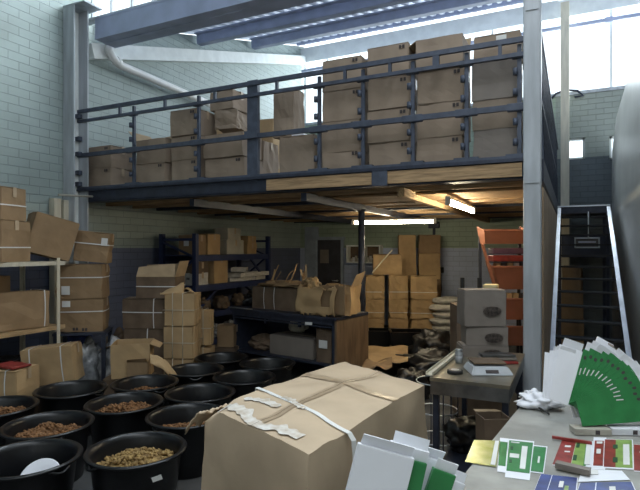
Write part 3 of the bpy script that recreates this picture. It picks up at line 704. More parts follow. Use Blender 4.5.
def heap(m, h, seed, r=.262):
    """loose dried pieces heaped in a tub"""
    rnd = random.Random(seed); mb = MB()
    mb.lathe([(0, h+.05), (r*.5, h+.03), (r*.85, h), (r*.98, h-.02), (r*.80, .03), (0, .03)], m=m, seg=24)
    for k in range(480):
        a = rnd.uniform(0, 2*PI); q = math.sqrt(rnd.random()); R = q*r*.97
        z = h+.055*(1-q)+.035*noise.noise(Vector((math.cos(a)*q*2+seed, math.sin(a)*q*2, 0)))+rnd.uniform(-.004, .012)
        n0 = len(mb.b.faces); rr = bmesh.ops.create_icosphere(mb.b, subdivisions=1, radius=rnd.uniform(.010, .019))
        mt = Matrix.Translation((R*math.cos(a), R*math.sin(a), z)) @ Matrix.Rotation(rnd.uniform(0, 6), 4, (rnd.random(), rnd.random(), 1)) @ Matrix.Diagonal((1.5, .9, .7, 1))
        bmesh.ops.transform(mb.b, matrix=mt, verts=rr['verts']); mb.faces_new(n0, m, True)
    return mb
for i, ((x, y), lab, m, h) in enumerate(tubs):
    root = empty('round_tub', (x, y, 0), 'black round plastic tub '+lab, 'tub', 'black round tubs on the floor', rz=i*1.3)
    for p in protos:
        q = p if i == 0 else p.copy()
        if i: C.objects.link(q)
        q.parent = root
    if m == 'card_dark': m = None
    if m:
        o = heap(m, h, i*3.1).build('dried_pieces', m); o.location = (x, y, 0)
        tag(o, '%s pieces in the tub %s' % ('golden brown' if m == 'nuts_y' else 'dark brown', lab.replace('full of golden brown pieces ', '').replace('of brown pieces ', '').replace('with an orange-brown heap, ', 'at the ').replace('with brown pieces ', '').replace('with a low brown heap ', '')), 'dried food', kind='stuff')
# white plate lying in the nearest tub
mb = MB(); mb.lathe([(0, .0), (.075, .0), (.085, .004), (.128, .018), (.131, .022), (.126, .023), (.083, .010), (0, .007)], seg=48)
o = mb.build('round_plate', 'white_card'); o.location = (-3.10, 2.24, .25); o.rotation_euler = (.75, .2, .3); tag(o, 'round white plate lying in the nearest left tub', 'plate')
mb = MB(); mb.box((0, 0, 0), (.06, .002, .03)); o = mb.build('paper_tag', 'sticker'); q = pos(157, 3.125, .365); o.location = q; o.rotation_euler = (.1, -.3, .55); tag(o, 'small white sticker on the front of the tub beside the big carton', 'sticker')

# ------------------------------------------------------------------ blue rack along the left wall
rk = empty('storage_rack', (-5.5, 7.35, 0), 'dark blue steel storage rack standing along the left wall', 'rack')
for y in (-1.05, 1.05):
    for x in (-.33, .33): mb = MB(); mb.box((x, y, .985), (.07, .07, 1.97)); mb.build('upright', 'blue_rack', rk)
    mb = MB(); pts = [(-.33, .3), (.33, .7), (-.33, 1.1), (.33, 1.6), (-.33, 1.85)]
    for (a, b) in zip(pts, pts[1:]): mb.bar((a[0], y, a[1]), (b[0], y, b[1]), .035, .03)
    mb.bar((-.33, y, 1.88), (.33, y, 1.88), .03, .04); mb.build('end_brace', 'blue_rack', rk)
SHZ = (.30, .74, 1.17, 1.64)
for z in SHZ:
    mb = MB(); mb.box((.33, 0, z-.05), (.04, 2.03, .09)); mb.box((-.33, 0, z-.05), (.04, 2.03, .09)); mb.box((0, 0, z-.008), (.62, 2.1, .014)); mb.build('shelf', 'blue_rack', rk)
mb = MB(); mb.bar((.30, -.95, .78), (.30, -.45, 1.1), .03, .03); mb.build('knee_brace', 'blue_rack', rk); mb = MB(); mb.bar((.30, .95, 1.2), (.30, .45, 1.6), .03, .03); mb.build('knee_brace', 'blue_rack', rk)
G4 = 'boxes and trays on the blue rack'
XK = -5.38
def rbox(p0, p1, ytop, z, label, m='card', name='carton', d=.34, cat='carton', **k):
    y0 = at(p0, 260, X=XK+.15).y; y1 = at(p1, 260, X=XK+.15).y; h = at((p0+p1)/2, ytop, X=XK+.15).z-z
    return carton(name, (XK, (y0+y1)/2, z), (d, max(.12, (y1-y0)-.03), max(.06, h)), label=label, m=m, group=G4, cat=cat, **k)
rbox(194, 206, 235, 1.645, 'carton with shiny plastic on the top shelf of the blue rack', sticker=('f', 0, .6, .1, .1))  # white patch stands in for the bright glint on its plastic
rbox(206, 220, 234, 1.645, 'plain tan carton beside the shiny one, top shelf of the blue rack', m='card_y')
rbox(225, 243, 240, 1.645, 'greenish low box under the stacked one on the rack top shelf', m='beige', d=.36)
rbox(228, 242, 228, zat(235, 240, 7.6), 'top box of the pair in the middle of the rack top shelf', m='beige', d=.28)
rbox(248, 258, 243, 1.645, 'lower small carton at the right end of the rack top shelf', m='card_y', d=.26)
rbox(249, 258, 236, 1.645+.17, 'upper small carton at the right end of the rack top shelf', m='card_y', d=.24)
rbox(194, 208, 272, 1.175, 'white box with dark print on the second shelf of the blue rack', m='sack', cat='box', sticker=None, marks=((.1, .5),))
rbox(194, 208, 262, zat(201, 272, 6.6)-.02, 'dark carton on the white box, second shelf of the blue rack', m='card_dark')
rbox(212, 227, 257, 1.175, 'tall tan carton on the second shelf of the blue rack', m='card_y', d=.36)
def tray(loc, rz, label, group, m='sack', s=(.26, .36, .07)):
    mb = MB(); w, d, h = s; t = .006
    mb.box((0, 0, t/2), (w, d, t))
    for k in (-1, 1): mb.box((k*w/2, 0, h/2), (t, d, h)); mb.box((0, k*d/2, h/2), (w, t, h))
    mb.box((0, 0, h*.4), (w*.3, d*.3, h*.7), bev=.01)
    o = mb.build('parts_tray', m); o.location = loc; o.rotation_euler = (0, 0, rz); return tag(o, label, 'tray', group)
for k in range(6):
    yy = 7.45+.2*(k % 3)*1.1; tray((XK+.05+.02*k, 7.52+.30*(k % 3), 1.175+.075*(k//3)), .2*(k % 4)-.3, 'pale plastic tray on the rack second shelf, %s %s' % (('lower layer,', 'upper layer,')[k//3], ('nearest', 'middle', 'farthest')[k % 3]), 'pale trays on the second rack shelf')
tray((XK+.05, 7.7, 1.335), .5, 'pale tray crowning the jumble on the rack second shelf', 'pale trays on the second rack shelf')
for k in range(7):
    z = (.745, .305)[k % 2]; yy = 6.6+.25*k
    o = crumple('parts_bag', (XK+.1, yy, z), (.14, .12, .12), ('grey parts bag on the third shelf of the blue rack, %s from near end', 'grey parts bag on the lowest shelf of the blue rack, %s from near end')[k % 2] % ORD[k//2], 'bag', ('card_dark', 'clear')[k % 2], 11+k)
    o['group'] = ('parts bags on the third rack shelf', 'parts bags on the lowest rack shelf')[k % 2]

# ------------------------------------------------------------------ workbench
WB = Vector((-4.34, 6.085, 0)); ra = -.185
wb = empty('workbench', WB, 'dark workbench with open shelves and brown end panel, piled with cardboard', 'workbench', rz=ra)
LW = 1.78
mb = MB(); mb.box((LW/2, .36, .885), (LW+.04, .76, .035)); mb.build('worktop', 'dark_steel', wb)
mb = MB(); mb.box((LW/2, .02, .835), (LW, .03, .07)); mb.box((LW/2, .02, .775), (LW, .03, .018)); mb.build('apron', 'dark_steel', wb)
for x in (.02, .62, 1.2): mb = MB(); mb.box((x, .03, .80), (.03, .04, .13)); mb.build('divider', 'dark_steel', wb)
mb = MB(); mb.box((LW+.005, .37, .43), (.03, .74, .86)); mb.build('end_panel', 'bench_brown', wb)
mb = MB(); mb.box((LW-.03, .02, .43), (.05, .03, .86)); mb.build('leg', 'dark_steel', wb)
mb = MB(); mb.box((.02, .37, .43), (.03, .7, .86)); mb.build('end_panel', 'dark_steel', wb)
mb = MB(); mb.box((LW/2, .72, .43), (LW-.05, .02, .86)); mb.build('back_panel', 'dark_steel', wb)
mb = MB(); mb.box((LW/2, .37, .30), (LW-.06, .68, .025)); mb.build('shelf', 'dark_steel', wb)
def wl(x, y, z): return WB+Matrix.Rotation(ra, 3, 'Z') @ Vector((x, y, z))
G5 = 'cartons stored in and on the workbench'
carton('carton', wl(.98, .30, .315), (.74, .36, .26), rz=ra, m='card_grey', label='wide grey carton on the shelf inside the workbench', group=G5)
carton('carton', wl(1.55, .26, .315), (.24, .36, .42), rz=ra, m='card_dark', label='upright carton with a white label inside the workbench', group=G5, sticker=('f', 0, .55, .13, .1))
crumple('rag', wl(.36, .3, .315), (.28, .16, .12), 'crumpled brown rag on the shelf inside the workbench', 'rag', 'card_dark', 3.3)
crumple('paper_scrap', wl(.8, .5, .575), (.13, .08, .10), 'pale crumpled paper on the carton inside the workbench', 'paper', 'beige', 4.4)
rw = carton('carton', wl(.72, .38, .905), (.98, .44, .30), rz=ra, m='card_dark', label='long dark carton with two white strings on the workbench', group=G5, straps=(('y', -.25), ('y', -.06)))
mb = MB(); q0 = wl(-.02, -.03, .915); q1 = wl(.42, -.03, .915); mb.bar(q0, q1, .02, .014); o = mb.build('metal_strip', 'alu'); tag(o, 'bright metal strip on the left front edge of the workbench', 'strip')
crumple('black_bag', wl(.02, .42, .905), (.13, .2, .12), 'black bag slumped at the left end of the workbench', 'bag', 'black_bag', 6.1)
# pale offcuts heaped on the long carton
for k in range(22):
    rnd = random.Random(100+k); x = rnd.uniform(.28, 1.22); y = rnd.uniform(.2, .5); z = 1.215+rnd.uniform(0, .05); L = rnd.uniform(.12, .30); a = rnd.uniform(-PI, PI); up = rnd.choice((.05, .1, .2, .75, .95))*L
    mb = MB(); p = wl(x, y, z); dirv = Vector((math.cos(a), math.sin(a), 0)); n = 7; wd = rnd.uniform(.015, .05)
    side = Vector((-dirv.y, dirv.x, .2)); curve = rnd.uniform(-.06, .06); vs = []
    for i in range(n):
        t = i/(n-1); c = p+dirv*L*t*(.5 if up > .5*L else 1)+Vector((0, 0, up*t+curve*math.sin(PI*t))); vs.append((mb.b.verts.new(c-side*wd/2), mb.b.verts.new(c+side*wd/2)))
    for i in range(n-1): mb.b.faces.new((vs[i][0], vs[i][1], vs[i+1][1], vs[i+1][0]))
    o = mb.build('cardboard_strip', rnd.choice(('card_y', 'card_in', 'card'))); s = o.modifiers.new('t', 'SOLIDIFY'); s.thickness = .006
    tag(o, 'torn pale cardboard strip in the heap on the long dark carton', 'cardboard scrap', 'torn strips heaped on the workbench')
o = crumple('scrap_heap', wl(.75, .36, 1.21), (.42, .17, .05), 'low heap of torn brown scraps on the long dark carton', 'cardboard scrap', 'card', 9.9, amp=.6); o['kind'] = 'stuff'
# torn open carton at the right end
tc = carton('carton', wl(1.58, .36, .905), (.46, .48, .36), rz=.12, m='card_y', label='ragged open carton with torn sides on the right end of the workbench', group=G5, flaps=[(0, -1), (1, -1), (1, 1)], amt=.03)
def torn(u, v):
    e = .12*noise.noise(Vector((u*6, 0, 3)))+.10*noise.noise(Vector((u*17, 0, 5)))
    if v < .16+e or (abs(u-.78) < .10 and abs(v-.62) < .2) or (v > .93+e): return None
    return wl(1.18+.60*u, .06-.06*math.sin(PI*v)+.03*noise.noise(Vector((u*4, v*4, 1)))-.05*(1-v), .84+.46*v)
o = sheet(torn, 44, 30, .006, 'card_y', 'torn_cardboard'); tag(o, 'large torn sheet of tan cardboard hanging over the workbench front', 'cardboard scrap')
def torn2(u, v):
    e = .07*noise.noise(Vector((u*9, 2, 3)))
    if v > .9+e: return None
    return wl(1.50+.40*u, .05+.02*math.sin(4*u), .93+.42*v)
o = sheet(torn2, 24, 20, .006, 'card', 'torn_cardboard'); tag(o, 'upright brown cardboard panel at the right end of the workbench', 'cardboard scrap')
crumple('paper_scrap', wl(1.25, .25, 1.21), (.10, .08, .09), 'bunched brown paper poking up beside the ragged carton', 'paper', 'card_y', 7.7)
mb = MB(); q = wl(1.38, -.01, .80); mb.box(q, (.10, .004, .035)); o = mb.build('paper_tag', 'sticker'); o['label'] = 'small white paper tag on the front edge of the workbench'; o['category'] = 'paper'
# lit box left of the bench
carton('carton', pos(226, 7.4, .0), (.34, .3, .36), rz=.3, m='card_dark', label='dark carton under the beige one left of the workbench', group='cartons left of the workbench')
carton('carton', pos(228, 7.4, .365), (.24, .24, .30), rz=.3, m='card', label='small carton just left of the workbench end', group='cartons left of the workbench')

# ------------------------------------------------------------------ back wall: door, cubby, lamps
d0 = xat(317, YB); d1 = xat(343, YB)
mb = MB(); zt = 1.95
for (c, s) in ((((d0-.03), YB-.03, zt/2), (.07, .06, zt)), (((d1+.0), YB-.03, zt/2), (.07, .06, zt)), (((d0+d1)/2, YB-.03, zt+.03), (d1-d0+.12, .06, .07))): mb.box(c, s)
dr = struct(mb, 'door_1', 'door_frame')
mb = MB(); mb.box(((d0+d1)/2, YB-.025, zt/2), (d1-d0-.08, .035, zt-.02)); mb.build('door_leaf', 'door', dr)
mb = MB(); mb.cyl((d1-.12, YB-.045, .98), (d1-.12, YB-.10, .98), .02); mb.cyl((d1-.12, YB-.10, .98), (d1-.24, YB-.10, .98), .012); mb.build('door_handle', 'alu', dr)
mb = MB(); mb.box(((d0+d1)/2-.12, YB-.05, 1.55), (.22, .012, .32)); mb.build('vision_panel', 'card_grey', dr)
mb = MB(); c = xat(300, YB-.1); mb.box((c-.1, YB-.03, 1.13), (.05, .06, 2.26)); mb.box((c+.28, YB-.02, 1.13), (.36, .04, 2.26))
o = mb.build('wall_panel', 'door_frame'); o.name = 'trim_9'; o['kind'] = 'structure'
q0 = at(346, 263, Y=YB-.22); q1 = at(380, 246, Y=YB-.22); x0, x1, z0, z1 = q0.x, q1.x, q0.z, q1.z+.02
cb = empty('wall_cubby', ((x0+x1)/2, YB-.11, z0), 'white open wall cabinet full of small goods beside the door', 'cabinet')
W = x1-x0; H = z1-z0
mb = MB()
for s in (-1, 1): mb.box((s*(W/2-.015), 0, H/2), (.03, .2, H))
mb.box((0, 0, .015), (W-.06, .2, .03)); mb.box((0, 0, H-.015), (W-.06, .2, .03)); mb.box((0, .095, H/2), (W-.06, .01, H-.06), 'card_dark'); mb.build('cabinet_body', 'white_paint', cb)
mb = MB(); mb.box((0.02, 0, H/2), (.03, .18, H-.06)); mb.build('divider', 'white_paint', cb)
for k in range(11):
    x = (x0+x1)/2-W/2+.09+k*(W-.14)/11+ (.04 if k > 5 else 0); h = .07+.05*((k*7) % 5)/3
    mb = MB(); mb.cyl((x, YB-.13, z0+.032), (x, YB-.13, z0+.032+h), .028, seg=12); mb.cyl((x, YB-.13, z0+.032+h), (x, YB-.13, z0+.05+h), .02, 'rubber', seg=12)
    o = mb.build('jar', ('sack', 'white_card', 'beige', 'sack')[k % 4]); tag(o, 'small jar inside the white wall cabinet, %s from the left' % ORD[k], 'jar', 'jars in the white wall cabinet')
mb = MB(); mb.box((xat(372, YB-.05)-.1, YB-.04, zat(372, 272, YB)), (.8, .06, .28), bev=.01); o = mb.build('wall_box', 'blue_beam'); tag(o, 'blue-grey steel trunking box below the white wall cabinet', 'electrical box')
mb = MB(); q = at(441, 270, Y=YB-.02); mb.box(q, (.12, .05, .12), bev=.01); so = mb.build('wall_socket', 'rubber'); tag(so, 'black socket with hanging cable on the pale back wall', 'socket')
mb = MB(); mb.tube([q+Vector((0, -.03, -.05)), q+Vector((.02, -.05, -.4)), q+Vector((-.03, -.05, -.8)), q+Vector((.05, -.05, -1.1))], .012); mb.build('cable', 'rubber', so)
mb = MB(); q = at(434, 226, Y=YB-.03); mb.cyl(q, q+Vector((0, 0, -.25)), .03, seg=10); mb.box(q+Vector((0, 0, .02)), (.25, .05, .14), bev=.02); o = mb.build('wall_fitting', 'dark_steel'); tag(o, 'dark wall fitting above the rear carton stack near the lamp', 'fitting')
def lamp(a, b, label):
    a = Vector(a); b = Vector(b); root = empty('tube_lamp', (a+b)/2, label, 'lamp', 'lit tube lamps under the mezzanine'); c = (a+b)/2; a = a-c; b = b-c
    mb = MB(); mb.tube([a, b], .026, seg=14); mb.build('lamp_tube', 'tube', root)
    d = (b-a).normalized(); mb = MB(); mb.bar(a-d*.05+Vector((0, 0, .045)), b+d*.05+Vector((0, 0, .045)), .05, .03); mb.box(a-d*.03, (.05, .05, .06)); mb.box(b+d*.03, (.05, .05, .06)); mb.build('batten', 'lampbody', root)
lamp((-3.27, 8.08, 2.17), (-1.99, 8.20, 2.17), 'lit tube lamp running crosswise near the back wall')
lamp((-1.17, 5.50, 2.23), (-1.17, 6.95, 2.23), 'lit tube lamp running front to back near the mezzanine edge')

# ------------------------------------------------------------------ rear carton cluster
G6 = 'cartons piled near the back lamp'
def rear(px, y0, y1, f, w, where, d=.4, m='card_y', rz=.35, z0=None, **k):
    z = zf(y1, f) if z0 is None else z0; h = zf(y0, f)-z
    carton('carton', pos(px, f, z), (w, d, h-.004), rz=rz, label=where, m=m, group=G6, amt=.02, **k)
f = 10.4; S = dict(straps=(('h', .3),), tape=False)
zz = [0, zf(317, f), zf(298, f), zf(276, f)]
for (px, w, nm) in ((375, .36, 'left'), (398, .36, 'middle'), (423, .50, 'right')):
    for i, lv in enumerate(('floor', 'middle', 'top')):
        k = dict(S) if i else dict(tape=False, straps=(('h', .4),) if px > 400 else ())
        carton('carton', pos(px, f-.1*(px > 410), zz[i]), (w, .38, zz[i+1]-zz[i]-.004+(.02 if i == 2 else 0)), rz=.36, label='strapped carton at %s level in the %s front column near the back lamp' % (lv, nm), m='card_y', group=G6, amt=.03, seed=px+i, **k)
fr = 11.0
base = [0, .36, .72]
for px, w, nm in ((405, .36, 'left'), (427, .46, 'right')):
    for i in range(3): carton('carton', pos(px+2, fr, i*.365), (w, .30, .36), rz=.36, label='carton %s in the rear %s column behind the strapped ones' % (('at the floor', 'second', 'third')[i], nm), m='card', group=G6)
rear(407, 235, 276, fr, .36, 'tall carton standing on the rear left column near the back lamp', z0=1.10, d=.30)
rear(429, 253, 276, fr, .44, 'plain carton under the topmost one of the rear right column', z0=1.10, d=.30)
rear(429, 235, 253, fr, .44, 'topmost carton of the rear right column, beside the green wall', z0=zf(253, fr)+.0, d=.30, m='card')
rear(387, 254, 275, 10.45, .56, 'slanted wide carton lying on the front columns near the back lamp', z0=zz[3]+.03, d=.3, m='card_y')
mb = MB(); mb.bar(pos(372, 10.0, zf(275, 10)+.04), pos(392, 10.1, zf(250, 10.1)), .02, .02); o = mb.build('timber_stick', 'ivory'); tag(o, 'pale stick leaning against the slanted carton', 'stick')
for k in range(6):
    o = crumple('filled_sack', pos(447+(k % 2)*3, 10.0, .02+.13*k), (.34, .22, .085), 'pale filled sack in the flat stack right of the rear cartons, %s' % ('at the bottom', 'second up', 'third up', 'fourth up', 'fifth up', 'on top')[k], 'sack', 'sack', 20+k, amp=.12); o.rotation_euler.z = .4; o['group'] = 'sacks stacked by the back wall'
# dark crates, bag heap and floor sheet in the middle
def crate(px, f, z, w, d, h, label, rz=.4, m='black_plastic'):
    root = empty('plastic_crate', pos(px, f, z), label, 'crate', rz=rz)
    mb = MB(); t = .012; mb.box((0, 0, t/2), (w, d, t))
    for s in (-1, 1): mb.box((s*w/2, 0, h/2), (t, d, h)); mb.box((0, s*d/2, h/2), (w, t, h))
    mb.build('crate_body', m, root)
    mb = MB()
    for s in (-1, 1): mb.box((s*w/2, 0, h), (.035, d+.03, .02)); mb.box((0, s*d/2, h), (w+.03, .035, .02))
    mb.build('crate_rim', m, root)
crate(407, 8.7, 0, .55, .4, .36, 'black plastic crate on the floor before the strapped cartons')
crate(382, 9.2, 0, .5, .36, .30, 'black plastic crate half hidden behind the support post')
o = sheet(lambda u, v: pos(364+44*u, 6.7+1.3*v, .20+.05*u*(1-v)+.05*noise.noise(Vector((u*3, v*3, 4)))+.04), 16, 12, .006, 'card_y', 'cardboard_sheet'); tag(o, 'lit tan cardboard sheet on the floor beyond the big carton', 'cardboard sheet')
o = sheet(lambda u, v: pos(362+30*u, 6.35+.5*v, .24+.06*u+.06*noise.noise(Vector((u*3, v*3, 9)))), 10, 8, .006, 'card', 'cardboard_sheet'); tag(o, 'smaller brown cardboard sheet below the lit tan one', 'cardboard sheet')
crumple('black_bag', pos(430, 7.0, 0), (.46, .36, .20), 'heaped black plastic film left of the steel table', 'bag', 'black_bag', 1.5, amp=.5)
crumple('black_bag', pos(434, 7.9, .0), (.36, .3, .26), 'dark plastic heap in front of the pale sacks', 'bag', 'black_bag', 2.7, amp=.5)
crumple('black_bag', pos(412, 6.1, 0), (.20, .18, .18), 'small black bag beside the lit cardboard sheet', 'bag', 'black_bag', 12.7, amp=.5)

# ------------------------------------------------------------------ orange bin rack
orr = empty('bin_rack', pos(503, 6.15, 0), 'leaning rack of orange picking bins behind the right column', 'rack', rz=.42)
mb = MB()
for s in (-1, 1): mb.bar((s*.20-.02*(s < 0), .12, 0), (s*.24, .12, 2.0), .03, .03); mb.bar((s*.20, -.12, 0), (s*.22, .12, 1.2), .025, .025)
mb.build('rack_frame', 'dark_steel', orr)
def obin(zb, h, x, w, lean):
    mb = MB(); t = .008; d = .34
    mb.prism([(x-w/2, -.18, zb+h), (x+w/2, -.18, zb+h), (x+w/2, -.12, zb), (x-w/2+lean, -.12, zb)], t, axis=Vector((0, 1, 0)))
    mb.prism([(x-w/2+lean, -.12, zb), (x+w/2, -.12, zb), (x+w/2, .14, zb), (x-w/2+lean, .14, zb)], t, axis=Vector((0, 0, 1)))
    mb.prism([(x-w/2+lean, -.12, zb), (x-w/2+lean, .14, zb), (x-w/2, .14, zb+h+.06), (x-w/2, -.18, zb+h)], t, axis=Vector((1, 0, 0)))
    mb.prism([(x+w/2, -.12, zb), (x+w/2, .14, zb), (x+w/2, .14, zb+h+.06), (x+w/2, -.18, zb+h)], t, axis=Vector((-1, 0, 0)))
    mb.box((x, -.18, zb+h+.005), (w+.02, .03, .02)); mb.build('orange_bin', 'orange', orr)
obin(1.80, .15, -.01, .52, .03); obin(1.27, .26, .06, .46, .10); obin(.92, .24, .12, .34, .05); obin(.62, .22, .12, .34, .05)
mb = MB(); mb.bar((-.27, -.1, 1.80), (-.12, -.1, 1.28), .02, .03); mb.bar((-.12, -.1, 1.28), (-.03, -.1, .9), .02, .03); mb.build('side_strip', 'orange', orr)
rackM = Matrix.Rotation(.42, 4, 'Z')
def rl(x, y, z): return orr.location+(rackM @ Vector((x, y, z)))
for k in range(2):
    mb = MB(); mb.box((0, 0, 0), (.40, .22, .07), bev=.008); o = mb.build('flat_pack', 'redprint' if k == 0 else 'purple'); o.location = rl(.05, -.02, 1.63+.085*k); o.rotation_euler.z = .42
    tag(o, ('maroon pack under the purple one in the orange bin rack', 'purple-blue pack just below the top orange bin')[k], 'pack')
mb = MB(); mb.box((0, 0, 0), (.44, .26, .012)); o = mb.build('shelf_plate', 'dark_steel', orr); o.location = (.05, 0, 1.585)
for k in range(5):
    mb = MB(); mb.box((0, 0, 0), (.06, .1, .16), bev=.008); o = mb.build('small_pack', ('card_y', 'mark', 'card_y', 'sack', 'mark')[k]); o.location = rl(-.10+.075*k, -.06, 1.53); o.rotation_euler = (0, .3-.1*k, .42); tag(o, '%s small pack standing in the second orange bin' % ('leftmost tan', 'dark left', 'middle tan', 'pale', 'dark right')[k], 'pack', 'packs in the second orange bin')
for k in range(3):
    mb = MB(); mb.box((0, 0, 0), (.06, .1, .14), bev=.008); o = mb.build('small_pack', ('card_y', 'card_y', 'mark')[k]); o.location = rl(.04+.075*k, -.06, 1.155); o.rotation_euler = (0, .1, .42); tag(o, '%s small pack standing in the third orange bin' % ('leftmost tan', 'middle tan', 'dark right')[k], 'pack', 'packs in the third orange bin')

# ------------------------------------------------------------------ steel table
mt = empty('steel_table', (-.63, 4.17, 0), 'steel work table with a scale and cartons beside the right column', 'table')
TW, TD = .53, 1.16
mb = MB(); mb.box((0, 0, .838), (TW, TD, .024)); mb.build('tabletop', 'table_tan', mt)
mb = MB()
for s in (-1, 1): mb.box((s*(TW/2-.02), 0, .78), (.03, TD-.03, .09)); mb.box((0, s*(TD/2-.015), .78), (TW-.01, .03, .09))
mb.build('table_rail', 'steel', mt)
for sx in (-1, 1):
    for sy in (-1, 1): mb = MB(); mb.box((sx*(TW/2-.035), sy*(TD/2-.05), .367), (.04, .04, .735)); mb.build('leg', 'dark_steel', mt)
mb = MB(); mb.box((0, 0, .18), (TW-.06, TD-.06, .02)); mb.build('lower_shelf', 'dark_steel', mt)
G7 = 'grey-brown cartons with a dark oval print on the steel table'
def ovalcarton(px, f, z, s, rz, label, ov=True):
    r = carton('carton', pos(px, f, z), s, rz=rz, m='card_grey', label=label, group=G7, tape=False, amt=.005)
    mb = MB(); n = 28; w, d, h = s
    oh = min(.04, h*.3)
    vs = [mb.b.verts.new((.05+.075*math.cos(2*PI*k/n), 0, h*.42+oh*math.sin(2*PI*k/n))) for k in range(n)]; mb.b.faces.new(vs)
    bmesh.ops.solidify(mb.b, geom=mb.b.faces[:], thickness=.001)
    o = mb.build('printed_oval', 'oval', r); o.location.y = -d/2-.0165
ovalcarton(482, 4.40, .852, (.38, .24, .09), .40, 'flat bottom carton with oval print behind the scale')
ovalcarton(484, 4.40, .945, (.34, .22, .155), .38, 'middle carton with a dark oval print on the steel table')
ovalcarton(481, 4.40, 1.104, (.345, .23, .30), .47, 'large top carton with a dark oval print on the steel table')
# bench scale
sc = empty('bench_scale', pos(487, 3.80, .85), 'off-white bench scale with a dark weighing plate on the steel table', 'scale', rz=.42)
mb = MB(); vs = [(-.15, -.15, 0), (.15, -.15, 0), (.15, .12, 0), (-.15, .12, 0)]; tp = [(-.12, -.10, .055), (.12, -.10, .055), (.12, .10, .055), (-.12, .10, .055)]
v = [mb.b.verts.new(p) for p in vs+tp]
for q in ((3, 2, 1, 0), (4, 5, 6, 7), (0, 1, 5, 4), (1, 2, 6, 5), (2, 3, 7, 6), (3, 0, 4, 7)): mb.b.faces.new([v[i] for i in q])
bmesh.ops.bevel(mb.b, geom=list(mb.b.edges), offset=.008, segments=2, affect='EDGES'); mb.mi(None); mb.build('scale_body', 'scale_white', sc)
mb = MB(); mb.box((0, .01, .073), (.23, .19, .012), bev=.004); mb.build('weighing_plate', 'card_dark', sc)
mb = MB(); mb.box((0, .01, .062), (.08, .08, .014)); mb.build('plate_support', 'rubber', sc)
mb = MB(); mb.box((0, -.128, .026), (.09, .004, .026), rot=Matrix.Rotation(-.75, 3, 'X')); mb.build('display', 'mark', sc)
mb = MB(); c = pos(455, 3.74, .85); mb.cyl(c, c+Vector((0, 0, .022)), .055, 'rubber', 28); mb.cyl(c+Vector((0, 0, .022)), c+Vector((0, 0, .027)), .03, 'alu', 24); mb.cyl(c+Vector((0, 0, .022)), c+Vector((0, 0, .026)), .044, 'steel', 24)
o = mb.build('tape_reel', 'rubber'); tag(o, 'small dark round reel on the front left of the steel table', 'reel')
a = Vector((-.905, 3.62, .857)); b = Vector((-.88, 4.66, .857))
mb = MB(); mb.bar(a+Vector((0, 0, .002)), b+Vector((0, 0, .002)), .05, .004); mb.bar(a+Vector((-.023, 0, .012)), b+Vector((-.023, 0, .012)), .004, .022); mb.bar(a+Vector((.023, 0, .012)), b+Vector((.023, 0, .012)), .004, .022)
o = mb.build('metal_channel', 'ivory'); tag(o, 'long pale channel strip along the left edge of the steel table', 'strip')
c = pos(459, 4.25, .85)
jr = empty('glass_jar', c, 'small glass jar with a metal cap left of the oval cartons', 'jar')
mb = MB(); mb.lathe([(0, 0), (.03, 0), (.032, .01), (.032, .045), (.024, .056), (.024, .062), (0, .062)], seg=24); mb.build('jar_body', 'clear', jr)
mb = MB(); mb.cyl((0, 0, .062), (0, 0, .075), .027, seg=20); mb.build('jar_cap', 'alu', jr)
c = pos(459, 4.08, .85); mb = MB(); mb.lathe([(0, 0), (.026, 0), (.028, .04), (.02, .05), (0, .05)], seg=20); o = mb.build('glass_jar', 'clear'); o.location = c; tag(o, 'low squat glass pot in front of the capped jar', 'jar')
for k, (m, z, ww) in enumerate((('redprint', .852, .30), ('card_grey', .879, .28), ('steel', .902, .26))):
    mb = MB(); mb.box((0, 0, .011), (ww, .10, .021), bev=.004); o = mb.build('metal_bar', m); c = pos(497, 4.07, z); o.location = c; o.rotation_euler.z = .40+.05*k
    tag(o, ('dark red flat bar at the bottom of the pile behind the scale', 'grey flat bar in the middle of the pile behind the scale', 'bright steel bar on top of the pile behind the scale')[k], 'bar', 'flat bars piled behind the scale')
# wire basket under the table
wbk = empty('wire_basket', pos(437, 4.35, .0), 'black wire basket stand with pale hoops beside the steel table', 'basket')
for z in (.64, .40, .16):
    mb = MB(); mb.tube([(.17*math.cos(2*PI*k/32), .17*math.sin(2*PI*k/32), z) for k in range(32)], .005, closed=True); mb.build('hoop', 'alu', wbk)
for k in range(6):
    a = 2*PI*k/6; mb = MB(); mb.bar((.172*math.cos(a), .172*math.sin(a), 0), (.172*math.cos(a), .172*math.sin(a), .64), .008, .008); mb.build('upright_wire', 'dark_steel', wbk)
crumple('black_bag', pos(470, 4.05, .192), (.18, .20, .13), 'dark bag on the lower shelf of the steel table', 'bag', 'black_bag', 31)
# trolley behind the oval cartons
tr = empty('parts_trolley', pos(476, 5.35, 0), 'dark trolley with two posts behind the oval-print cartons', 'trolley', rz=.4)
mb = MB(); mb.box((0, 0, .62), (.46, .34, 1.1)); mb.build('trolley_body', 'card_dark', tr)
for x in (-.14, .03): mb = MB(); mb.box((x-.02, -.1, 1.31), (.035, .035, .28)); mb.build('post', 'rubber', tr)
for s in (-1, 1): mb = MB(); mb.cyl((s*.18, -.03, .035), (s*.18, .03, .035), .035); mb.build('wheel', 'rubber', tr)
mb = MB(); mb.box((.015, 0, 1.21), (.12, .2, .07)); o = mb.build('carton_low', 'card_dark', tr); o.name = 'inner_tray'
mb = MB(); c = pos(491, 5.3, 1.17); mb.box((c.x, c.y, c.z+.105), (.14, .16, .21), bev=.01); o = mb.build('paper_stack', 'yellow_paper'); tag(o, 'pale yellow paper stack standing behind the top oval carton', 'paper')
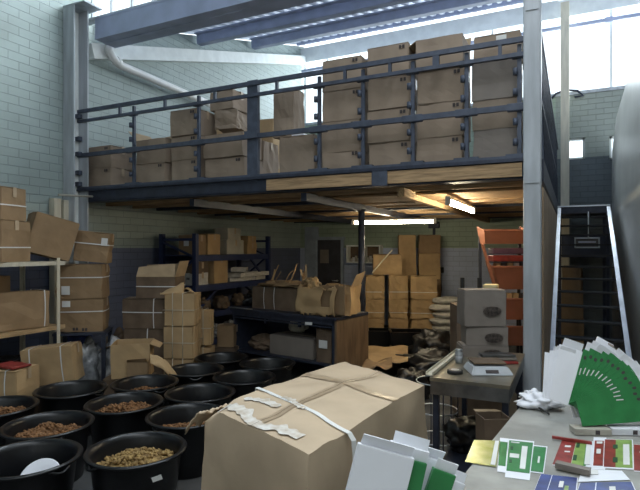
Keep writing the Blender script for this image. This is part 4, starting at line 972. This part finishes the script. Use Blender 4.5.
# carton between the tables
carton('carton', pos(493, 3.32, .0), (.17, .16, .68), rz=.5, m='card_dark', label='tall tan carton with lifted flap between the two tables', group='tall carton between the tables', flaps=[(0, -1), (1, -1), (0, 1)])  # tan carton drawn in dark board to carry the shade here

# ------------------------------------------------------------------ stair
stt = empty('steel_stair', (.15, 5.3, 0), 'steep steel stair rising to the landing between mezzanine and right partition', 'stair')
X0, X1 = -.20, .53; Y0, Y1, ZT = 5.34, 9.75, 2.32
xc = .15
for x in (X0, X1):
    mb = MB(); mb.bar((x-xc, Y0-5.3, .03), (x-xc, Y1-5.3, ZT+.02), .035, .13, 'dark_steel'); mb.bar((x-xc, Y0-5.3, .115), (x-xc, Y1-5.3, ZT+.105), .05, .022, 'alu'); mb.build('stringer', 'dark_steel', stt)
N = 15
for k in range(N):
    t = (k+.6)/N; y = Y0+(Y1-Y0)*t-5.3; z = ZT*t
    mb = MB(); mb.box(((X0+X1)/2-xc, y, z), (X1-X0-.04, .20, .02)); mb.box(((X0+X1)/2-xc, y-.10, z+.004), (X1-X0-.04, .006, .02), 'rubber'); mb.build('tread', 'stair_dark', stt)
ld = empty('stair_landing', (.15, 10.4, 0), 'dark steel landing platform at the top of the stair', 'landing')
mb = MB(); mb.box((.01, .1, 2.36), (X1-X0+.05, 1.25, .06)); mb.build('platform', 'dark_steel', ld)
mb = MB(); mb.box((.01, -.56, 2.40), (X1-X0+.05, .04, .12)); mb.box((.01, -.57, 2.46), (X1-X0+.07, .06, .02), 'alu'); mb.build('front_bar', 'dark_steel', ld)
for s in (X0, X1):
    for y in (-.5, .6): mb = MB(); mb.box((s-.15, y, 1.165), (.05, .05, 2.33)); mb.build('leg', 'dark_steel', ld)
mb = MB(); mb.box((.01, .05, 1.78), (X1-X0-.05, .03, .40)); mb.build('back_plate', 'dark_steel', ld)
q = at(587, 243, Y=9.3)
sg = empty('hanging_lightbox', (q.x, q.y, q.z-.08), 'white-framed lamp box hanging under the stair landing', 'lamp box')
mb = MB(); ww, hh = .36, .17
for s in (-1, 1): mb.box((s*(ww/2-.01), 0, hh/2), (.022, .05, hh)); mb.box((0, 0, hh/2+s*(hh/2-.01)), (ww, .05, .022))
mb.build('frame', 'white_paint', sg)
mb = MB(); mb.box((0, .02, hh/2), (ww-.03, .02, hh-.03)); mb.build('backing', 'card_grey', sg)
mb = MB(); mb.box((0, -.02, hh/2+.01), (ww*.7, .02, .03), bev=.004); mb.build('bar', 'white_card', sg)
mb = MB(); mb.cyl((.02, .02, hh), (.02, .02, 2.33-q.z+.08), .008); mb.build('cord', 'white_paint', sg)
carton('carton', (.0, 10.3, 0), (.36, .4, .5), label='carton at the floor under the stair landing', group='cartons stored under the landing')
carton('carton', (-.02, 10.3, .505), (.34, .4, .5), rz=.1, label='carton second up under the stair landing', group='cartons stored under the landing')
carton('carton', (.0, 10.3, 1.01), (.3, .36, .42), rz=-.1, label='carton topmost under the stair landing', group='cartons stored under the landing')

# ------------------------------------------------------------------ near worktop
ZT2 = .85
ORD = ['first', 'second', 'third', 'fourth', 'fifth', 'sixth', 'seventh', 'eighth', 'ninth', 'tenth', 'eleventh', 'twelfth', 'thirteenth']
tb = empty('worktop_table', (0, 0, 0), 'worn grey worktop in the right foreground covered with printed cartons', 'table')
e0 = Vector((-.398, 2.02, 0)); e1 = Vector((-.237, 3.42, 0)); dv = (e1-e0).normalized(); nv = Vector((dv.y, -dv.x, 0))
A = e0-dv*1.6; Bq = e1; Cq = Vector((.60, e1.y+.10*(-1), 0)); Dq = Vector((.60, A.y, 0))
mb = MB(); mb.prism([Vector((p.x, p.y, ZT2-.05)) for p in (A, Bq, Cq, Dq)], .05, axis=Vector((0, 0, 1))); mb.build('tabletop', 'table_stone', tb)
for p in (A+Vector((.08, .08, 0)), Bq+Vector((.06, -.12, 0)), Cq+Vector((-.06, -.1, 0)), Dq+Vector((-.06, .08, 0))):
    mb = MB(); mb.box((p.x, p.y, .4), (.06, .06, .798)); mb.build('leg', 'dark_steel', tb)
mb = MB(); a2 = A+nv*.05; b2 = Bq+nv*.05-dv*.05; mb.bar((a2.x, a2.y, .75), (b2.x, b2.y, .75), .03, .08); mb.build('table_rail', 'dark_steel', tb)

# flat die-cut cartons lying on the worktop
def flat(name, corners, polys, label, cat='flat carton', group=None, z=ZT2+.001, th=.0012, m='white_card'):
    P = [at(x, y, Z=z) for x, y in corners]      # top-left, top-right, bottom-right, bottom-left
    def bl(u, v): return P[0]*(1-u)*(1-v)+P[1]*u*(1-v)+P[2]*u*v+P[3]*(1-u)*v
    root_pts = None; mb = MB()
    for k, (pm, rect) in enumerate(polys):
        u0, v0, u1, v1 = rect; lift = th*(0 if pm == m else 1.15) + (.0006 if k and pm == m else 0) + {'darkprint': .0012, 'sticker': .0016, 'lime': .0003, 'green': .0005 if pm != m else 0}.get(pm, 0)
        q = [bl(u0, v0), bl(u1, v0), bl(u1, v1), bl(u0, v1)]; q = [p+Vector((0, 0, lift)) for p in q]
        mb.prism(q[::-1], th, pm, axis=Vector((0, 0, 1)))
    o = mb.build(name, m); return tag(o, label, cat, group)
flat('flat_carton', ((500, 438), (548, 443), (543, 480), (497, 474)), [('white_card', (.18, 0, .72, 1.05)), ('white_card', (0, .12, 1, .86)), ('white_card', (0, 0, .18, .95)),
  ('green', (.01, .13, .17, .80)), ('green', (.20, .06, .70, .90)), ('green', (.72, .16, .98, .84)), ('sticker', (.48, .2, .60, .82)), ('darkprint', (.24, .25, .30, .34)), ('darkprint', (.24, .62, .30, .70)), ('sticker', (.24, .10, .42, .13)), ('sticker', (.24, .45, .44, .56)), ('sticker', (.84, .45, .88, .62))],
  'green flat carton with white flaps lying on the near worktop')
flat('foil_sheet', ((474, 440), (500, 441), (496, 467), (465, 462)), [('foil', (0, 0, 1, 1)), ('sticker', (.82, .03, .97, .97))], 'shiny yellow-green carton piece overhanging the worktop edge', m='foil', z=ZT2+.004)
R1 = [('white_card', (0, .02, 1, .98)), ('redprint', (0, .04, .46, .96)), ('lime', (.47, .04, .78, .96)), ('green', (.78, .04, .84, .96)), ('sticker', (.80, .10, .94, .92)), ('darkprint', (.50, .18, .60, .34)), ('darkprint', (.48, .62, .58, .80)), ('sticker', (.16, .3, .34, .36)), ('sticker', (.2, .5, .36, .54))]
flat('flat_carton', ((563, 438), (593, 441), (592, 468), (552, 466)), R1, 'red and lime flat carton left in the row on the near worktop')
R2 = [('white_card', (-.04, -.06, .3, 1.04)), ('white_card', (0, 0, 1, 1)), ('redprint', (0, .08, .24, .94)), ('redprint', (.26, .02, .55, .96)), ('lime', (.55, .02, .97, .96)), ('sticker', (.74, .2, .90, .88)), ('sticker', (.05, .12, .2, .2)), ('darkprint', (.48, .22, .60, .36)), ('darkprint', (.48, .66, .60, .82)), ('sticker', (.06, .4, .17, .56))]
flat('flat_carton', ((595, 439), (633, 440), (634, 470), (593, 468)), R2, 'red and lime flat carton with white price bar, middle of the row')
flat('flat_carton', ((634, 444), (668, 446), (672, 476), (634, 472)), R1, 'red flat carton cut off by the right edge of the photo')
flat('flat_carton', ((582, 469), (622, 471), (630, 480), (578, 482)), [('white_card', (0, 0, 1, 1)), ('sticker', (.1, .1, .4, .5))], 'white unprinted flap side of a carton below the red row', z=ZT2+.003)
B1 = [('white_card', (0, 0, 1, 1)), ('blueprint', (.01, .02, .30, 1)), ('blueprint', (.32, .02, .98, 1)), ('sticker', (.55, .3, .66, .6)), ('lime', (.7, .5, .8, .8))]
flat('flat_carton', ((541, 474), (578, 478), (576, 497), (532, 496)), B1, 'dark blue flat carton left at the bottom of the photo')
flat('flat_carton', ((580, 483), (632, 482), (640, 500), (574, 500)), B1, 'blue flat carton right at the bottom of the photo', z=ZT2+.006)
mb = MB(); a = at(556, 464, Z=ZT2+.02); b = at(590, 472, Z=ZT2+.02); mb.bar(a, b, .035, .022); o = mb.build('small_block', 'card_grey'); tag(o, 'grey-brown block lying under the left red flat carton', 'block')
mb = MB(); a = at(552, 437, Z=ZT2+.012); b = at(592, 443, Z=ZT2+.012); mb.bar(a, b, .012, .012); o = mb.build('metal_strip', 'redprint'); tag(o, 'thin dark red strip behind the red flat cartons', 'strip')
# low white cartons under the fan
for k, (x0_, y0_, x1_, y1_) in enumerate(((567, 420, 606, 430), (606, 421, 640, 432))):
    a = at((x0_+x1_)/2, 431, Z=ZT2)
    mb = MB(); mb.box((0, 0, .016), (.17, .07, .03), bev=.002); mb.box((.02, -.036, .016), (.02, .002, .02), 'mark'); o = mb.build('white_box', 'beige' if k == 0 else 'white_card'); o.location = a+Vector((.015, -.03, .001)); o.rotation_euler.z = .38
    tag(o, ('low pale box under the left part of the green fan', 'low white box under the right part of the green fan')[k], 'box')

# fan of green cartons leaning on the worktop
pv = at(572, 432, Z=ZT2)+Vector((0, .07, .108)); RX = RT; lean = math.radians(22)
UPV = (Vector((0, 0, 1))*math.cos(lean)+FW*math.sin(lean)).normalized(); NRM = RX.cross(UPV).normalized()*-1
if NRM.dot(FW) > 0: NRM = -NRM
def fan_basis(a, off):
    """frame whose long axis points at angle a from the right, off = distance towards the viewer"""
    ex = (RX*math.cos(a)+UPV*math.sin(a)); ey = (-RX*math.sin(a)+UPV*math.cos(a))
    m4 = Matrix((ex, ey, NRM)).transposed().to_4x4(); m4.translation = pv+NRM*off; return m4
LC, WC = .345, .12
nf = 13
for k in range(nf):
    a = math.radians(65-k*5.05); off = .004+.0042*k
    root = empty('green_carton', (0, 0, 0), None, None)
    lab = 'leftmost green carton of the fan, next to the white-backed one' if k == 0 else 'front green carton at the right end of the fan, fully showing' if k == nf-1 else 'green folded carton in the fan, %s from its left end' % ORD[k]
    tag(root, lab, 'folded carton', 'green cartons fanned on the worktop'); root.matrix_world = fan_basis(a, off)
    L = .305+.055*min(1, k/5)+.008*math.sin(k*2.1)
    mb = MB(); mb.box((L/2, -WC/2+.02, 0), (L, WC, .003)); mb.build('carton_sleeve', 'green', root)
    mb = MB(); mb.box((L+.022, -WC/2+.03+.01*math.sin(k), .001), (.045, WC*.72, .003), rot=Matrix.Rotation(-.25-.2*(k % 3), 3, 'Y')); mb.box((L+.012, -WC+.035, .004), (.03, WC*.3, .002), rot=Matrix.Rotation(.35, 3, 'Y')); mb.build('end_flap', 'white_card', root)
    mb = MB(); n = 14; vs = [mb.b.verts.new((L*.86+.011*math.cos(2*PI*j/n), .004+.007*math.sin(2*PI*j/n), .0024)) for j in range(n)]; mb.b.faces.new(vs); mb.build('printed_spot', 'mark', root)
    mb = MB(); mb.box((L*.60, .008, .0021), (.036, .005, .0006)); mb.build('printed_bar', 'sticker', root)
root = empty('white_carton', (0, 0, 0), 'white-backed carton standing at the left end of the green fan', 'folded carton'); root.matrix_world = fan_basis(math.radians(70), .0)
mb = MB(); mb.box((LC/2-.03, .055, 0), (LC-.05, .12, .003)); mb.box((LC-.04, .05, .004), (.05, .1, .003), rot=Matrix.Rotation(-.4, 3, 'Y')); mb.build('carton_back', 'white_card', root)
for k in range(3):
    root = empty('white_carton', (0, 0, 0), ('white carton behind the white-backed one, second in', 'white carton showing a slim edge left of the fan', 'rearmost white carton left of the green fan')[k], 'folded carton', 'white cartons left of the fan'); root.matrix_world = fan_basis(math.radians(72+3*k), -.006-.006*k)
    mb = MB(); mb.box((LC/2-.04, .06+.01*k, 0), (LC-.08-.015*k, .12, .003)); mb.box((LC-.08, .06, .004), (.05, .08, .003), rot=Matrix.Rotation(-.5, 3, 'Y')); mb.build('carton_back', 'white_card', root)
# cartons standing behind the arc (brown edges at the outer rim)
for k in range(9):
    a = math.radians(58-k*6.5); root = empty('grey_carton', (0, 0, 0), 'open-ended white carton behind the green fan, %s from the left along its arc' % ORD[k], 'folded carton', 'white cartons behind the fan'); root.matrix_world = fan_basis(a, -.012-.014*(k % 3))
    mb = MB(); mb.box((LC+.02, -.03, 0), (.09, .09, .003)); mb.box((LC+.055, -.06, .006), (.03, .03, .003), 'card_grey', rot=Matrix.Rotation(.7, 3, 'Y')); mb.box((LC/2, -.03, 0), (LC-.02, .05, .003)); mb.build('carton_end', 'sack' if k % 2 else 'white_card', root)
# crumpled white paper left of the fan
crumple('paper_bundle', at(540, 408, Z=ZT2), (.10, .07, .045), 'crumpled white paper bundle at the far corner of the worktop', 'paper', 'white_card', 41, amp=.6)
crumple('paper_bundle', at(532, 401, Z=ZT2), (.06, .05, .035), 'small crumpled white paper beside the larger bundle', 'paper', 'white_card', 43, amp=.6)
mb = MB(); a = at(528, 404, Z=ZT2+.012); b = at(549, 414, Z=ZT2+.012); mb.tube([a, (a+b)/2+Vector((0, 0, .01)), b], .006); o = mb.build('short_cable', 'rubber'); tag(o, 'short black cable below the crumpled white paper', 'cord')

# near bundle of white and green cartons at the bottom edge
def near_card(f, cx, w, top, lean, label, m, k, gr=None, flapm='white_card', rz=0):
    top -= .026
    base = pos(cx, f, ZT2+.004+w/2*abs(math.sin(lean))); h = (top-base.z)/math.cos(lean)
    root = empty('folded_carton', base, label, 'folded carton', gr, rot=(-.10, lean, YAW+rz))
    mb = MB(); mb.box((0, 0, h/2), (w, .018, h), m, bev=.002); mb.build('carton_sleeve', m, root)
    mb = MB(); mb.box((w*.0, -.002, h+.012), (w*.9, .002, .03), rot=Matrix.Rotation(.5-.3*(k % 3), 3, 'X')); mb.build('end_flap', flapm, root)
GN = 'white and green cartons at the bottom edge'
near_card(1.20, 341, .139, zf(445, 1.20), .27, 'large white carton panel standing foremost at the bottom edge', 'white_card', 0, GN)
near_card(1.222, 380, .045, zf(456, 1.22), .25, 'green carton just right of the large white panel', 'green', 1, GN)
near_card(1.262, 367, .10, zf(441, 1.26), .28, 'white-topped carton behind the large white panel', 'white_card', 2, GN)
near_card(1.275, 398, .06, zf(466, 1.275), .36, 'second green carton right of the large white panel', 'green', 1, GN)
near_card(1.31, 394, .055, zf(453, 1.31), .30, 'short white carton rising behind the second green one', 'white_card', 0, GN)
near_card(1.35, 408, .07, zf(465, 1.35), .33, 'white carton low at the right of the near bundle', 'white_card', 1, GN)
near_card(1.40, 420, .06, zf(474, 1.40), .38, 'last white carton at the right end of the near bundle', 'white_card', 2, GN)

# ------------------------------------------------------------------ the big foreground carton
HB = .97
bc = [at(x, y, Z=HB) for x, y in ((206, 408), (308, 452), (425, 384), (345, 361))]   # left, front, right, back
cen = sum(bc, Vector())/4; cen.z = 0
big = empty('large_carton', cen, 'large battered brown carton with a white strap in the foreground', 'carton')
q = [p-cen for p in bc]
mb = MB(); n = 22; nz_ = 14
def P3(u, v, w_):
    p = q[0]*(1-u)*(1-v)+q[1]*u*(1-v)+q[2]*u*v+q[3]*(1-u)*v; p.z = HB*w_
    e = min(u, 1-u, v, 1-v)
    c = p.copy(); c.z = 0
    k = 1+.030*math.sin(PI*w_)*(1 if e < .001 else 0)-.012*(w_ > .999)
    p.x *= k; p.y *= k
    nn = noise.noise_vector(p*4+Vector((3, 1, 7)))*.016+noise.noise_vector(p*13)*.005
    if w_ > .999:
        nn += Vector((0, 0, .02*math.sin(PI*u)*math.sin(PI*v)))
        d = math.hypot(u, v); nn += Vector((.03, .01, -.03))*max(0, 1-d/.16)     # crushed left corner
        d = math.hypot(1-u, v); nn += Vector((0, .01, -.02))*max(0, 1-d/.13)
    return p+nn*(1 if w_ > .02 else 0)
cache = {}
def V(i, j, k):
    if (i, j, k) not in cache: cache[i, j, k] = mb.b.verts.new(P3(i/n, j/n, k/nz_))
    return cache[i, j, k]
for i in range(n):
    for j in range(n): mb.b.faces.new((V(i, j, nz_), V(i+1, j, nz_), V(i+1, j+1, nz_), V(i, j+1, nz_))); mb.b.faces.new((V(i, j, 0), V(i, j+1, 0), V(i+1, j+1, 0), V(i+1, j, 0)))
for i in range(n):
    for k in range(nz_):
        for j in (0, n): mb.b.faces.new((V(i, j, k), V(i+1, j, k), V(i+1, j, k+1), V(i, j, k+1))); mb.b.faces.new((V(j, i, k), V(j, i+1, k), V(j, i+1, k+1), V(j, i, k+1)))
o = mb.build('carton_body', 'card_big', big)
for p in o.data.polygons: p.use_smooth = True
o.data.set_sharp_from_angle(angle=.7)
def top(u, v, dz=.004): p = P3(u, v, 1.0); p.z += dz; return p
def ribbon(fn, u0, u1, hw, m, name, ns=30, dz=.004, axis='u', wig=0, fr=9):
    """a band on the lid along u or v"""
    mb = MB(); prev = None
    for i in range(ns+1):
        t = u0+(u1-u0)*i/ns; c = fn(t); h0 = hw*(1+wig*noise.noise(Vector((t*fr, 1, 0)))); h1 = hw*(1+wig*noise.noise(Vector((t*fr, 5, 0))))
        a, b = ((t, c-h0), (t, c+h1)) if axis == 'u' else ((c-h0, t), (c+h1, t))
        cl = lambda z: min(1, max(0, z)); va = mb.b.verts.new(top(cl(a[0]), cl(a[1]), dz)); vb = mb.b.verts.new(top(cl(b[0]), cl(b[1]), dz))
        if prev: mb.b.faces.new((prev[0], prev[1], vb, va))
        prev = (va, vb)
    return mb.build(name, m, big)
ribbon(lambda t: .5, 0, 1, .035, 'tape', 'tape', axis='v')
ribbon(lambda t: .62+.04*t, 0, 1, .028, 'tape', 'tape', axis='u', dz=.005)
ribbon(lambda t: .50, .0, 1, .002, 'card_dark', 'lid_seam', axis='v', dz=.0062)
# strap over the lid and down the right-hand side
mb = MB(); pts = [at(258, 390, Z=HB), at(348, 431, Z=HB)]; pts = [p-cen for p in pts]
def topz(p):   # height of the lid under a local point
    best = min(((P3(i/20, j/20, 1.0)) for i in range(21) for j in range(21)), key=lambda r: (r.x-p.x)**2+(r.y-p.y)**2); return best.z
N = 16; prev = None; dd = (pts[1]-pts[0]).normalized(); sd = Vector((-dd.y, dd.x, 0))*.012
line = [pts[0]-dd*.01+(pts[1]-pts[0]+dd*.02)*i/N for i in range(N+1)]
zs_ = [topz(p) for p in line]; line = [Vector((p.x, p.y, max(zs_[i], sum(zs_[max(0, i-2):i+3])/len(zs_[max(0, i-2):i+3]))+.004)) for i, p in enumerate(line)]
out = Vector((q[1].y-q[2].y, q[2].x-q[1].x, 0)).normalized()
if out.dot(q[1]+q[2]) < 0: out = -out
line = [line[0]-dd*.004+Vector((0, 0, -.4))]+[line[0]-dd*.004+Vector((0, 0, -.02))]+line
ed = line[-1]; line += [ed+out*.022+Vector((0, 0, -.03)), ed+out*.045+Vector((0, 0, -.30)), ed+out*.045+Vector((0, 0, -.6)), ed+out*.02+Vector((0, 0, -.95))]
for p in line:
    a = mb.b.verts.new(p-sd); b = mb.b.verts.new(p+sd)
    if prev: mb.b.faces.new((prev[0], prev[1], b, a))
    prev = (a, b)
o = mb.build('strap', 'strap', big); s = o.modifiers.new('t', 'SOLIDIFY'); s.thickness = .003; o['label'] = 'white plastic strap'
# scuffed white tape remnants on the lid
ribbon(lambda t: .045+.02*math.sin(9*t), .03, .85, .026, 'tape_white', 'torn_tape', dz=.006, axis='u', wig=1.2, fr=14, ns=60)
ribbon(lambda t: .16+.10*t, .08, .42, .024, 'tape_white', 'torn_tape', dz=.006, axis='u', wig=1.4, fr=18, ns=50)
ribbon(lambda t: .34-.14*t, .30, .62, .014, 'tape_white', 'torn_tape', dz=.006, axis='u', wig=1.6, fr=22, ns=50)
# torn corner flap
def tf(u, v):
    if v > .85+.2*noise.noise(Vector((u*6, 0, 0))): return None
    p = q[0]; d = Vector((-.9, -.25, 0)).normalized()
    s = (q[3]-q[0]).normalized()
    return p+Vector((.01, 0, -.02))+d*(.12*v)+s*(.16*u-.02)+Vector((0, 0, -.13*v*v+.02*noise.noise(Vector((u*5, v*5, 0)))))
sheet(tf, 16, 12, .006, 'card_big', 'torn_flap', big)
